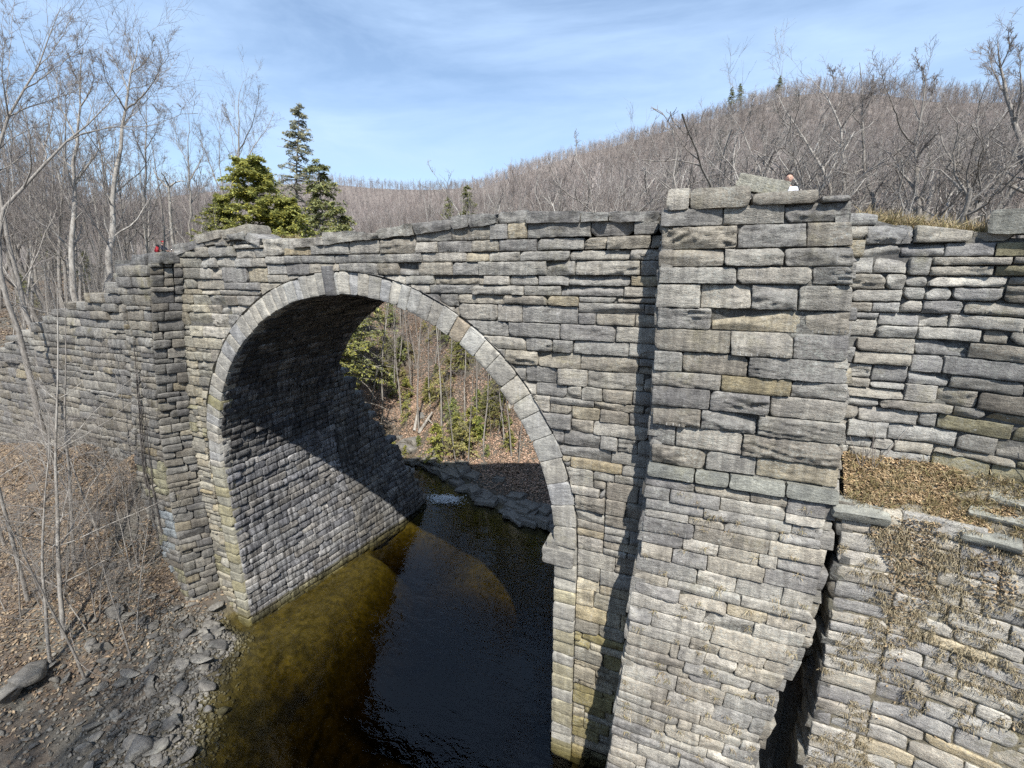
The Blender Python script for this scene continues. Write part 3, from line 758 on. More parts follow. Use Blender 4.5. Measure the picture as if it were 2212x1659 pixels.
FAR_T = np.array([(-90, 3.), (-75, 4.2), (-68.7, 5.0), (-64.5, 5.4), (-60.3, 6.), (-57, 6.7), (-53.8, 7.4), (-44.1, 8.9), (-39.8, 8.6), (-35.6, 8.35), (-32.7, 8.4), (-28.4, 8.8), (-20, 8.8), (0, 8), (40, 6)])
NEAR_T = np.array([(-90, 1.5), (-60, 2.), (-45, 3.2), (-38, 4.8), (-32, 6.4), (-28.4, 7.7), (-26.5, 8.6), (-20.9, 10.4), (-15.5, 11.8), (-12, 12.5), (-6.1, 13.7), (.5, 14.9), (4.6, 15.35), (8.4, 15.15), (11.5, 14.6), (15.7, 13.6), (21.9, 12.2), (40, 9), (90, 5), (180, 4)])
def polar_h(rho, az):
    def prof_(T, R0, Rr, pw, fall):
        e = np.interp(az, T[:, 0], T[:, 1]); k = np.clip((rho-R0)/(Rr-R0), 0, 1)
        ee = e*np.where(k < 1, k**pw*(1+.0*k), 1); zr = Rr*np.tan(np.radians(e))
        z = rho*np.tan(np.radians(ee)); return np.where(rho < Rr, z, np.maximum(zr-(rho-Rr)*fall, -5))
    n = prof_(NEAR_T, 45, 300, .95, .25); f = prof_(FAR_T, 120, 620, 1.35, .2)
    h = np.maximum(n, f)+7.
    back = sstep(60, 130, np.abs(az+15))
    return h*(1-back)+back*(6+rho*.05)
def H(x, y):
    x, y = np.asarray(x, float), np.asarray(y, float)
    hf, hb = HF(x, y), HB(x, y)
    k = sstep(.25, 1.25, y)
    inch = (np.abs(x) < 7.3)
    h = hf*(1-k)+hb*k
    # solid ground under the bridge ends
    under = (y > .3) & (y < 5.9)
    l = sstep(-7.3, -8.3, x)*sstep(-10.8, -9.4, x)*under; r = sstep(7.3, 8.3, x)*under
    h = h*(1-l)+l*np.minimum(6.6, hb+20); h = h*(1-r)+r*6.6
    ch = sstep(8.3, 7.3, np.abs(x))*sstep(-1.2, -.2, y)*sstep(7.2, 6.2, y); h = h*(1-ch)+ch*(-8.6-3.5*sstep(-5.2, .6, x+.12*(y-3))+.12*fbm(x*.6, y*.6, 3., 2))
    dx, dy = x-CAM[0], y-CAM[1]; rho = np.hypot(dx, dy); az = np.degrees(np.arctan2(dx, dy))
    b = sstep(42, 66, rho)
    h = h*(1-b)+b*polar_h(rho, az)
    rough = .16*fbm(x*.5, y*.5, 1., 4)*sstep(2, 8, np.hypot(x-4, y))+.05*fbm(x*2.3, y*2.3, 9., 3)
    return h+rough*np.where((y > -.6) & (y < 7) & (x > -8.5), .3, 1)+sstep(60, 200, rho)*2.5*fbm(x*.02, y*.02, 5., 3)
def Hs(x, y): return float(H(np.array([x]), np.array([y]))[0])
def ray_ground(px, py, far=200, near=3):
    d = ray(px, py); t = np.geomspace(near, far, 1200); P = CAM+d*t[:, None]; g = H(P[:, 0], P[:, 1])
    i = np.argmax(P[:, 2] < g); return P[i] if P[i, 2] < g[i] else P[-1]

rad = np.concatenate([[0.0], np.linspace(.5, 46, 190), np.geomspace(47, 1800, 70)]); th = np.linspace(0, 2*math.pi, 421)
RG, TG = np.meshgrid(rad, th, indexing='ij'); X = RG*np.cos(TG)-2; Y = RG*np.sin(TG)+3
b = Buf(); quadgrid(b, np.stack([X, Y, H(X, Y)], -1))
t = NT('leafy_ground'); v = t.coord()
c = t.ramp(t.noise(v, 9, 6, .75), .3, .7, (.05, .042, .036), (.215, .165, .125))
c = t.mix(t.ramp(t.noise(v, .5, 4, .6), .42, .6), c, t.ramp(t.noise(v, 14, 5, .75), .3, .7, (.07, .065, .055), (.2, .19, .165)))
g = t.n('ShaderNodeNewGeometry'); sx = t.n('ShaderNodeSeparateXYZ'); t.l(g.outputs['Position'], sx.inputs[0])
wet = t.ramp(t.math('ADD', t.math('MULTIPLY', sx.outputs['Z'], .5), 4.78), .35, 1., (1, 1, 1), (0, 0, 0))      # gravel and then river bed near and under the water line
vo = t.n('ShaderNodeTexVoronoi'); vo.inputs['Scale'].default_value = 5.5; t.l(v, vo.inputs['Vector']); cob = t.n('ShaderNodeSeparateColor'); t.l(vo.outputs['Color'], cob.inputs[0])
bedc = t.mix(1., t.ramp(t.noise(v, 3.2, 7, .75), .3, .72, (.07, .06, .025), (.29, .25, .10)), t.ramp(cob.outputs[0], 0., 1., (.6, .6, .6), (1.2, 1.15, 1.1)), 'MULTIPLY')
grav = t.ramp(t.noise(v, 6, 6, .75), .3, .72, (.045, .04, .034), (.16, .145, .12))
bank = t.ramp(t.math('ADD', t.math('MULTIPLY', sx.outputs['Z'], .45), t.math('ADD', 3.75, t.math('MULTIPLY', t.noise(v, .9, 4, .6), .7))), .35, .95, (1, 1, 1), (0, 0, 0))
dist = t.n('ShaderNodeVectorMath', operation='LENGTH'); t.l(g.outputs['Position'], dist.inputs[0])
farm = t.ramp(t.math('MULTIPLY', dist.outputs['Value'], .01), .55, 1., (0, 0, 0), (1, 1, 1))
c = t.mix(farm, c, t.ramp(t.noise(v, 1.1, 6, .75), .3, .7, (.13, .112, .10), (.26, .225, .20)))     # brushy floor of the far woods
c = t.mix(bank, c, grav); c = t.mix(wet, c, bedc)
t.bsdf(c, .95, t.noise(v, 12, 7, .75), .9, .08); M['ground'] = t.m
tag(link('ground', b.mesh('ground', True), M['ground']), kind='structure')

# ------------------------------------------------------------------ river
t = NT('river_water')
rip = t.math('ADD', t.math('MULTIPLY', t.noise(t.coord((1.0, 2.0, 1), rot=(0, 0, R(20))), 1.3, 3, .55, .6), 1.), t.math('MULTIPLY', t.noise(t.coord(), 5, 3, .6, .5), .25))
calm = t.ramp(t.noise(t.coord(), .28, 2, .5), .42, .62, (.25, .25, .25), (1, 1, 1))
bp = t.n('ShaderNodeBump'); bp.inputs['Strength'].default_value = .34; bp.inputs['Distance'].default_value = .1; t.l(t.math('MULTIPLY', rip, calm), bp.inputs['Height'])
fr = t.n('ShaderNodeFresnel'); fr.inputs['IOR'].default_value = 1.40; t.l(bp.outputs[0], fr.inputs['Normal'])
gl = t.n('ShaderNodeBsdfGlossy'); gl.inputs['Roughness'].default_value = .03; gl.inputs['Color'].default_value = (.75, .78, .82, 1); t.l(bp.outputs[0], gl.inputs['Normal'])
tr = t.n('ShaderNodeBsdfTransparent'); tr.inputs['Color'].default_value = (.93, .92, .82, 1)
ms = t.n('ShaderNodeMixShader'); t.l(fr.outputs[0], ms.inputs[0]); t.l(tr.outputs[0], ms.inputs[1]); t.l(gl.outputs[0], ms.inputs[2]); t.l(ms.outputs[0], t.out.inputs['Surface'])
M['water'] = t.m
t = NT('water_depth'); va = t.n('ShaderNodeVolumeAbsorption'); va.inputs['Color'].default_value = (.57, .53, .24, 1); va.inputs['Density'].default_value = 1.3; t.l(va.outputs[0], t.out.inputs['Volume'])
b = Buf(); xs, ys = np.meshgrid(np.linspace(-45, 30, 40), np.linspace(-70, 34, 50), indexing='ij'); quadgrid(b, np.stack([xs, ys, np.full_like(xs, ZW)], -1)[:, ::-1])
wo_ = tag(link('water', b.mesh('water'), M['water']), kind='structure')
b = Buf(); boxq(b, (-44.9, -69.9, -13), (29.9, 33.9, ZW-.03)); link('water_depth', b.mesh('water_depth'), t.m, wo_)
# small cascade below the far rocks
fr_ = np.random.default_rng(5); b = Buf(); fp = at(2, ZW, 955, 1080)
for k in range(1500):
    a = fr_.normal(0, 1, 2); p = np.array((fp[0]+.15+a[0]*.5+a[1]*.15, fp[1]+.1+a[1]*.28, ZW+.03+max(0, .16-.16*a[0]**2-.1*a[1]**2)+fr_.uniform(0, .05)))
    r_ = fr_.uniform(.015, .05); d = fr_.normal(0, 1, (4, 3))*(.5, .5, .3)
    o8 = np.array([(1, 0, 0), (0, 1, 0), (-1, 0, 0), (0, -1, 0), (0, 0, .8), (0, 0, -.8)])*r_*fr_.uniform(.6, 1.4, (6, 1))
    b.add(p+o8, None, (1, 1, 1), tri=[(0, 1, 4), (1, 2, 4), (2, 3, 4), (3, 0, 4), (1, 0, 5), (2, 1, 5), (3, 2, 5), (0, 3, 5)])
tag(link('white_water', b.mesh('white_water', True), M['foam']), 'white water foaming over a small drop upstream of the arch', 'white water', kind='stuff')

# ------------------------------------------------------------------ rocks
def rock_mesh(seed, flat=.6, tint=(.2, .2, .19), sub=3):
    import bmesh
    rg = np.random.default_rng(seed); bm = bmesh.new(); bmesh.ops.create_icosphere(bm, subdivisions=sub, radius=1.)
    v = np.array([x.co[:] for x in bm.verts])
    for k in range(14):
        n = rg.normal(0, 1, 3); n /= np.linalg.norm(n); h = rg.uniform(.3, .7)
        d = v@n; v = v-np.clip(d-h, 0, None)[:, None]*n
    v = v*np.array((1, rg.uniform(.6, .9), flat)); v = v+.03*fbm(v[:, 0]*4, v[:, 1]*4, v[:, 2]*6+seed, 3)[:, None]*v
    v = v/np.abs(v[:, 0]).max()*.5
    f = [[w.index for w in p.verts] for p in bm.faces]; bm.free()
    b = Buf(); b.add(v, None, tint, tri=f); return b.mesh('rock')
RK = [rock_mesh(s, fl, ti) for s, fl, ti in ((1, .5, (.20, .193, .178)), (2, .7, (.22, .21, .19)), (3, .35, (.24, .23, .21)), (4, .6, (.16, .157, .15)), (5, .3, (.21, .205, .19)), (6, .45, (.25, .24, .22)), (7, .8, (.2, .195, .185)), (8, .28, (.25, .24, .22)))]
for m in RK: m.materials.append(M['rock'])
rg = np.random.default_rng(12)
def rock(x, y, size, mesh=None, name='rock', sink=.25, rz=None, tiltv=.25, lab=None, grp=None, zoff=0):
    o = bpy.data.objects.new(name, RK[int(rg.integers(0, 8))] if mesh is None else RK[mesh]); COL.objects.link(o)
    o.scale = (size, size*rg.uniform(.8, 1.1), size*rg.uniform(.8, 1.2)); o.rotation_euler = (rg.normal(0, tiltv), rg.normal(0, tiltv), rg.uniform(0, 6.28) if rz is None else rz)
    o.location = (x, y, Hs(x, y)+size*(.25-sink*.5)+zoff)
    tag(o, lab, 'rock', grp); return o
for px, py, sz, me, lb_ in ((70, 1462, 1.75, 2, 'largest flat grey boulder at the left edge of the stony bank'), (25, 1512, 1.5, 1, 'pale rounded boulder in the lower left corner of the bank'), (375, 1566, .95, 3, 'dark square block at the edge of the dark water'),
        (330, 1625, .9, 4, 'tilted flat slab leaning into the water below the dark block'), (435, 1431, 1.1, 7, 'long thin slab reaching out over the water edge'), (473, 1312, .8, 5, 'brownish slab at the foot of the left buttress'), (290, 1640, 1.1, 6, 'broad grey rock at the bottom of the stony bank'),
        (250, 1330, 1.0, 0, 'half buried grey rock where the leaves meet the stones'), (200, 1400, .8, 2, 'flat rock beside the thin sapling on the stony bank'), (395, 1490, .7, 3, 'wedge of grey rock standing in the shallows')):
    p = ray_ground(px, py); rock(p[0], p[1], sz, me, lab=lb_, grp='rocks of the stony river bank')
SH = np.array([(-7.6, -.7), (-6.6, -1.2), (-5.3, -3.4), (-3.4, -5.1), (-2, -8)])
n = 0
while n < 262:
    k = rg.uniform(0, 3.6); i = int(min(k, 3)); f = k-i; p = SH[i]*(1-f)+SH[i+1]*f
    off = abs(rg.normal(0, 2.2))-.35; x, y = p[0]-off*.85-rg.uniform(0, .4), p[1]-off*.5+rg.normal(0, .5)
    if y > -.9 and x < -7.0: continue
    if x > -6.9 and y > -.9: continue
    s = .18+rg.gamma(2., .12)
    rock(x, y, min(s, .95), lab='grey angular rock on the stony bank left of the dark water', grp='rocks of the stony river bank'); n += 1
b = Buf(); T8 = [(np.array([v.co[:] for v in rock_mesh(20+k, .6, sub=1).vertices]), None) for k in range(4)]
for k in range(4):
    m = rock_mesh(20+k, .6, sub=1); T8[k] = (np.array([v.co[:] for v in m.vertices]), np.array([list(p.vertices) for p in m.polygons])); bpy.data.meshes.remove(m)
for n in range(6500):
    k = rg.uniform(0, 3.9); i = int(min(k, 3)); f = k-i; p = SH[i]*(1-f)+SH[i+1]*f
    off = abs(rg.normal(0, 2.3))-.5; x, y = p[0]-off*.85, p[1]-off*.5+rg.normal(0, .6)
    if y > -.4: continue
    s = rg.uniform(.05, .19); v, f3 = T8[n % 4]; a = rg.uniform(0, 6.28); c_, s_ = math.cos(a), math.sin(a)
    v = v@np.array([[c_, -s_, 0], [s_, c_, 0], [0, 0, 1]]); b.add(v*s+(x, y, Hs(x, y)+s*.1), None, np.array((.205, .195, .175))*rg.uniform(.55, 1.4), tri=f3)
tag(link('rubble', b.mesh('rubble'), M['rock']), 'small broken stones covering the river bank', 'rubble', kind='stuff')
# bedrock ledges of the far shore
lg = random.Random(77); LGM = []
for k in range(6):
    m_ = block(random.Random(700+k), (1., lg.uniform(.45, .7), lg.uniform(.2, .32)), (.25, .24, .22), .07, .07, .16).mesh('ledge_rock'); m_.materials.append(M['rock']); LGM.append(m_)
for n in range(70):
    k = lg.uniform(0, 1); px = 845+k*345+lg.uniform(-12, 12); py = np.interp(px, [845, 944, 969, 1041, 1129, 1194], [983, 1020, 1043, 1084, 1126, 1140])-abs(lg.gauss(0, 26))-2
    p = ray_ground(px, py, 200, 20)
    if p[1] < 10.5: continue
    sz = lg.uniform(.6, 1.7)
    o = bpy.data.objects.new('ledge_rock', LGM[n % 6]); COL.objects.link(o); o.scale = (sz, sz, sz*lg.uniform(.7, 1.3)); o.rotation_euler = (lg.gauss(.12, .1), lg.gauss(-.1, .1), lg.gauss(-.35, .22)); o.location = (p[0], p[1], max(p[2], ZW-.1)-.12*sz+.03)
    tag(o, 'flat layered ledge of grey bedrock along the far shore under the arch', 'rock', 'bedrock ledges on the far shore')
p = ray_ground(907, 905, 200, 26); rock(p[0], p[1], 1.3, 6, lab='grey boulder under the shrubs up on the far bank', grp='bedrock ledges on the far shore')

# ------------------------------------------------------------------ trees
def norm(v): return v/np.maximum(np.linalg.norm(v, axis=-1, keepdims=True), 1e-9)
def tubes(buf, P, Rd, sides, col):
    B_, n, _ = P.shape
    T = np.empty_like(P); T[:, 1:-1] = P[:, 2:]-P[:, :-2]; T[:, 0] = P[:, 1]-P[:, 0]; T[:, -1] = P[:, -1]-P[:, -2]; T = norm(T)
    ref = np.where(np.abs(T[:, :1, 2:3]) > .9, np.array([1., 0, 0]), np.array([0, 0, 1.])); ref = np.broadcast_to(ref, T.shape)
    A = norm(np.cross(T, ref)); Bn = np.cross(T, A)
    an = np.arange(sides)*2*math.pi/sides
    V = P[:, :, None]+Rd[:, :, None, None]*(A[:, :, None]*np.cos(an)[None, None, :, None]+Bn[:, :, None]*np.sin(an)[None, None, :, None])
    idx = np.arange(B_*n*sides).reshape(B_, n, sides); nxt = np.roll(idx, -1, 2)
    q = np.stack([idx[:, :-1], nxt[:, :-1], nxt[:, 1:], idx[:, 1:]], -1).reshape(-1, 4)
    buf.add(V.reshape(-1, 3), q, col)
def grow(g, start, dirs, Ln, n, wander, up):
    B_ = len(start); P = np.zeros((B_, n, 3)); P[:, 0] = start; d = norm(dirs)
    for j in range(1, n):
        d = norm(d+wander*g.normal(0, 1, (B_, 3))+np.array((0, 0, up))); P[:, j] = P[:, j-1]+d*(Ln/(n-1))[:, None]
    return P
def spawn(g, P, Rd, k, tmin, ang, lf, n, wander, up, rf, rmin, tmax=1., rel=.55):
    B_, m, _ = P.shape; pi = np.repeat(np.arange(B_), k); N_ = len(pi)
    t_ = g.uniform(tmin, tmax, N_); f = t_*(m-1); i = np.minimum(f.astype(int), m-2); fr = (f-i)[:, None]
    st = P[pi, i]*(1-fr)+P[pi, i+1]*fr; tan = norm(P[pi, i+1]-P[pi, i])
    pr_ = (Rd[pi, i]*(1-fr[:, 0])+Rd[pi, i+1]*fr[:, 0])
    pl = np.linalg.norm(np.diff(P, axis=1), axis=2).sum(1)[pi]
    pe = norm(np.cross(tan, g.normal(0, 1, (N_, 3)))); a = np.radians(g.uniform(ang[0], ang[1], N_))[:, None]
    d = np.cos(a)*tan+np.sin(a)*pe+np.array((0, 0, up*.8)); Ln = pl*lf*g.uniform(.55, 1.25, N_)*(1-rel*t_)
    Q = grow(g, st, d, Ln, n, wander, up*.25)
    r0 = np.maximum(pr_*rf*g.uniform(.7, 1, N_), rmin); r_ = np.maximum(r0[:, None]*np.linspace(1, .16, n)[None], rmin*.6)
    return Q, r_
def tree_mesh(seed, Ht, style):
    g = np.random.default_rng(seed); tb, cb = Buf(), Buf(); one = (1, 1, 1)
    if style == 'tall':
        P = grow(g, np.zeros((1, 3)), np.array([[g.normal(0, .06), g.normal(0, .06), 1]]), np.array([Ht*.92]), 14, .035, .02); r = (Ht*.0085*np.linspace(1, .12, 14))[None]; tubes(tb, P, r, 7, one)
        P1, r1 = spawn(g, P, r, 17, .34, (28, 58), .38, 8, .11, .28, .5, .02, rel=.5); tubes(tb, P1, r1, 5, one)
        P2, r2 = spawn(g, P1, r1, 8, .2, (25, 60), .5, 6, .14, .2, .55, .012); tubes(cb, P2, r2, 4, one)
        P3, r3 = spawn(g, P2, r2, 5, .15, (25, 60), .55, 4, .14, .15, .6, .008); tubes(cb, P3, r3, 3, one)
        P4, r4 = spawn(g, P3, r3, 3, .2, (25, 55), .7, 3, .12, .1, .7, .006); tubes(cb, P4, r4, 3, one)
    elif style == 'fork':
        P = grow(g, np.zeros((1, 3)), np.array([[g.normal(0, .12), g.normal(0, .12), 1]]), np.array([Ht*.42]), 8, .07, .02); r = (Ht*.0108*np.linspace(1, .7, 8))[None]; tubes(tb, P, r, 7, one)
        P1, r1 = spawn(g, P, r, 5, .72, (14, 44), 1.35, 10, .11, .22, .66, .03, rel=.1); tubes(tb, P1, r1, 6, one)
        P2, r2 = spawn(g, P1, r1, 9, .2, (24, 62), .42, 7, .14, .16, .55, .014); tubes(tb, P2, r2, 4, one)
        P3, r3 = spawn(g, P2, r2, 6, .15, (25, 62), .5, 5, .16, .14, .6, .009); tubes(cb, P3, r3, 3, one)
        P4, r4 = spawn(g, P3, r3, 4, .15, (25, 60), .6, 3, .14, .1, .7, .006); tubes(cb, P4, r4, 3, one)
    elif style == 'crook':
        P = grow(g, np.zeros((1, 3)), np.array([[g.normal(0, .16), g.normal(0, .16), 1]]), np.array([Ht*.5]), 9, .10, .05); r = (Ht*.0145*np.linspace(1, .7, 9))[None]; tubes(tb, P, r, 7, one)
        P1, r1 = spawn(g, P, r, 6, .4, (20, 58), 1.15, 11, .19, .33, .7, .035, rel=.15); tubes(tb, P1, r1, 6, one)
        P2, r2 = spawn(g, P1, r1, 8, .2, (28, 70), .46, 7, .24, .2, .6, .016); tubes(tb, P2, r2, 4, one)
        P3, r3 = spawn(g, P2, r2, 6, .15, (28, 68), .52, 5, .22, .15, .6, .010); tubes(cb, P3, r3, 3, one)
        P4, r4 = spawn(g, P3, r3, 3, .15, (25, 60), .6, 3, .18, .12, .7, .007); tubes(cb, P4, r4, 3, one)
    elif style == 'sapling':
        P = grow(g, np.zeros((1, 3)), np.array([[g.normal(0, .05), g.normal(0, .05), 1]]), np.array([Ht]), 14, .03, .02); r = (Ht*.0062*np.linspace(1, .12, 14))[None]; tubes(tb, P, r, 6, one)
        P1, r1 = spawn(g, P, r, 18, .12, (45, 88), .36, 9, .13, .06, .42, .007, rel=.5); tubes(tb, P1, r1, 4, one)
        P2, r2 = spawn(g, P1, r1, 9, .15, (30, 70), .45, 5, .18, .03, .5, .0045); tubes(cb, P2, r2, 3, one)
        P3, r3 = spawn(g, P2, r2, 6, .12, (30, 70), .55, 4, .2, .02, .6, .003); tubes(cb, P3, r3, 3, one)
    elif style == 'thin':
        P = grow(g, np.zeros((1, 3)), np.array([[g.normal(0, .07), g.normal(0, .07), 1]]), np.array([Ht]), 12, .035, .02); r = (Ht*.0075*np.linspace(1, .2, 12))[None]; tubes(tb, P, r, 6, one)
        P1, r1 = spawn(g, P, r, 16, .4, (30, 75), .25, 6, .14, .12, .4, .01, rel=.5); tubes(cb, P1, r1, 4, one)
        P2, r2 = spawn(g, P1, r1, 6, .2, (28, 65), .5, 4, .16, .1, .55, .007); tubes(cb, P2, r2, 3, one)
        P3, r3 = spawn(g, P2, r2, 3, .2, (28, 60), .55, 3, .16, .1, .6, .005); tubes(cb, P3, r3, 3, one)
    elif style == 'snag':
        P = grow(g, np.zeros((1, 3)), np.array([[.1, 0, 1]]), np.array([Ht]), 12, .05, .02); r = (Ht*.021*np.linspace(1, .6, 12))[None]; tubes(tb, P, r, 7, one)
        P1, r1 = spawn(g, P, r, 9, .35, (50, 95), .12, 5, .25, .12, .5, .02, rel=.2); tubes(tb, P1, r1, 5, one)
        P2 = grow(g, np.repeat(P[:, -1], 3, 0), np.array([[1, 0, .35], [-.9, .1, .4], [.4, .2, 1.]]), np.array([.26, .2, .2])*Ht, 7, .3, .1); tubes(tb, P2, np.linspace(.09, .03, 7)[None].repeat(3, 0)*Ht/7, 5, one)
        P3, r3 = spawn(g, P2, np.linspace(.09, .03, 7)[None].repeat(3, 0)*Ht/7, 4, .3, (30, 80), .4, 5, .3, .2, .5, .012); tubes(cb, P3, r3, 4, one)
    return tb.mesh('trunk', True), cb.mesh('crown', True)
def tree_proto(seed, Ht, style, bark, twig):
    a, c = tree_mesh(seed, Ht, style); a.materials.append(M[bark]); c.materials.append(M[twig]); return a, c, max(v.co.z for m_ in (a, c) for v in m_.vertices)
def put_tree(proto, x, y, ht, name, label, group, cat='tree', rz=None, lean=(0,), z=None, sink=.15):
    a, c, h0 = proto; k = ht/h0
    r_ = empty(name, (x, y, (Hs(x, y) if z is None else z)-sink), rg.uniform(0, 6.28) if rz is None else rz)
    r_.rotation_euler = (Matrix.Rotation(lean[0], 3, Vector((_sy, _cy, 0)))@Matrix.Rotation(r_.rotation_euler[2], 3, 'Z')).to_euler(); r_.scale = (k, k, k)
    for nm, me in (('trunk', a), ('crown', c)):
        if me is None: continue
        o = bpy.data.objects.new(nm, me); COL.objects.link(o); o.parent = r_
    return tag(r_, label, cat, group)
TALL = [tree_proto(100+i, 18, 'tall', 'bark' if i % 2 else 'palebark', 'twig') for i in range(4)]
FORK = [tree_proto(120+i, 14, 'fork', 'bark', 'twig') for i in range(3)]
CROOK = [tree_proto(140+i, 10, 'crook', 'palebark' if i % 2 else 'bark', 'paletwig' if i % 2 else 'twig') for i in range(5)]
SAP = [tree_proto(160+i, 11, 'sapling', 'palebark' if i % 2 else 'bark', 'paletwig') for i in range(4)]
THIN = [tree_proto(180+i, 14, 'thin', 'palebark' if i % 2 else 'bark', 'twig') for i in range(4)]
SNAG = tree_proto(200, 9, 'snag', 'palebark', 'darkbark')
def by_px(px, py_top, rho, proto, name, label, group=None, cat='tree', **k):
    """tree standing at horizontal distance rho whose top reaches the given direction"""
    p = at_dist(px, py_top, rho); z = Hs(p[0], p[1])
    if 'lean' not in k: k['lean'] = (R(9)*max(0, 1-px/900.)+rg.normal(0, .03),)
    ht_ = max(2., p[2]-z); dx = math.sin(k['lean'][0])*ht_*.8; p = p-np.array((_cy, -_sy, 0))*dx
    return put_tree(proto, p[0], p[1], max(2., p[2]-z), name, label, group, cat, **k)
def traced_tree(name, label, group, paths, rho, r0, f=None, twig='twig', bark='bark', k2=9, seed=1, cat='tree', tw=1.):
    """tree whose trunk and main limbs follow the limbs seen in the photo; every limb wanders in depth and carries its own twigs"""
    g = np.random.default_rng(seed); tb, cb = Buf(), Buf(); main = []; rads = []; base = None
    for n_, path in enumerate(paths):
        pts = [f(*q) if f else q for q in path]; P_ = []
        dz = 0 if n_ == 0 else g.normal(0, .05)
        for k, (a, c) in enumerate(pts):
            ro = rho+(rho*dz*.5*k)
            if n_ == 0: ro = rho+.15*math.sin(k*1.7+seed)
            P_.append(at_dist(a, c, ro))
        P_ = np.array(P_)
        if n_ == 0:
            zg = Hs(P_[0][0], P_[0][1])-.2
            if P_[0][2]-zg > .4: P_ = np.vstack([[P_[0][0], P_[0][1], zg], P_])
            base = P_[0].copy()
        elif main:      # start on the nearest limb already built
            allp = np.concatenate(main); allr = np.concatenate(rads); i = np.argmin(np.linalg.norm(allp-P_[0], axis=1)); off = allp[i]-P_[0]
            P_ = P_+off*np.linspace(1, .6, len(P_))[:, None]; rs_ = allr[i]*.72
        d = np.r_[0, np.cumsum(np.linalg.norm(np.diff(P_, axis=0), axis=1))]; u = np.linspace(0, d[-1], 16); Q = np.stack([np.interp(u, d, P_[:, c]) for c in range(3)], 1)
        for _ in range(2): Q[1:-1] = .25*Q[:-2]+.5*Q[1:-1]+.25*Q[2:]
        Q[1:-1] += g.normal(0, .012*d[-1]/4, (14, 3))
        r_ = np.maximum((r0*.85 if n_ == 0 else rs_)*np.linspace(1, .04, 16)**.9, .010)
        main.append(Q); rads.append(r_)
    A, Rr = np.stack(main)-base, np.stack(rads)
    tubes(tb, A, Rr, 6, (1, 1, 1))
    P2, r2 = spawn(g, A, Rr, k2+3, .22, (22, 58), .30*tw, 7, .13, .22, .42, .008, rel=.35); tubes(tb, P2, r2, 4, (1, 1, 1))
    P3, r3 = spawn(g, P2, r2, 7, .12, (25, 60), .52, 5, .16, .15, .6, .007); tubes(cb, P3, r3, 3, (1, 1, 1))
    P4, r4 = spawn(g, P3, r3, 5, .12, (25, 58), .66, 3, .14, .1, .7, .0045, rel=.3); tubes(cb, P4, r4, 3, (1, 1, 1))
    a, c = tb.mesh('trunk', True), cb.mesh('crown', True); a.materials.append(M[bark]); c.materials.append(M[twig])
    r_ = empty(name, base)
    for nm, me in (('trunk', a), ('crown', c)):
        o = bpy.data.objects.new(nm, me); COL.objects.link(o); o.parent = r_
    return tag(r_, label, cat, group)
LF = lambda x, y: (x*.375, y*.375)
RF = lambda x, y: (1382.5+.375*x, 86.3+.375*y)
GL = 'bare trees behind the left end of the bridge'
traced_tree('bare_tree', 'dark bare tree at the left edge whose long limbs rise steeply to the right', GL, [[(-60, 1000), (0, 790), (20, 720), (60, 640), (110, 560), (170, 460), (240, 360), (290, 240), (330, 150), (350, 40)], [(20, 720), (10, 640), (0, 560), (-10, 420), (10, 250)], [(170, 460), (230, 430), (330, 360), (420, 290), (500, 220)], [(90, 590), (85, 400), (95, 250), (100, 70)], [(240, 360), (300, 300), (380, 180), (430, 60)], [(30, 690), (130, 640), (300, 580), (420, 540)]], 32, .17, LF, seed=3, k2=12)
traced_tree('bare_tree', 'slanting bare tree whose lowest limb reaches far right towards the evergreens', GL, [[(-60, 1320), (0, 1200), (60, 1100), (150, 1010), (280, 910), (350, 860), (400, 800), (470, 750), (560, 670), (670, 590), (720, 480)], [(350, 860), (430, 820), (520, 790), (640, 770), (760, 765), (880, 755), (960, 715), (1040, 670), (1120, 680)], [(310, 890), (320, 840), (280, 780), (240, 700)], [(470, 750), (500, 640), (450, 560), (440, 480)], [(150, 1010), (200, 900), (180, 760), (220, 640)]], 30, .17, LF, seed=4, k2=11)
traced_tree('bare_tree', 'tall pale barked bare tree with a rounded crown against the sky', GL, [[(610, 1640), (640, 1400), (650, 1150), (670, 950), (700, 780), (725, 650), (745, 520), (760, 420), (790, 330), (800, 220)], [(735, 590), (800, 540), (880, 460), (930, 360), (980, 290)], [(745, 490), (720, 420), (680, 350), (640, 290)], [(760, 420), (820, 380), (880, 300), (880, 240)], [(735, 590), (690, 520), (620, 430), (600, 340)], [(790, 500), (880, 480), (1000, 430)], [(755, 400), (740, 320), (720, 210)]], 33, .22, LF, bark='palebark', seed=5, k2=13)
traced_tree('bare_tree', 'tall bare tree with a mottled trunk left of the pale barked one', GL, [[(400, 1640), (415, 1300), (430, 1050), (440, 830), (450, 700), (460, 560), (470, 420), (480, 270)], [(430, 1060), (500, 980), (590, 840), (600, 760)], [(440, 830), (390, 700), (350, 640), (320, 500), (330, 400)], [(455, 620), (520, 520), (540, 420), (520, 330)], [(465, 480), (420, 380), (400, 300)]], 34, .2, LF, bark='palebark', seed=6, k2=12)
traced_tree('bare_tree', 'slender bare tree right of the pale barked tree above the seated hiker', GL, [[(842, 1500), (838, 1200), (840, 1000), (842, 850), (835, 700), (850, 560)], [(840, 960), (790, 840), (760, 760)], [(842, 850), (900, 760), (940, 620)], [(838, 720), (800, 640), (790, 560)]], 38, .15, LF, seed=7, k2=12)
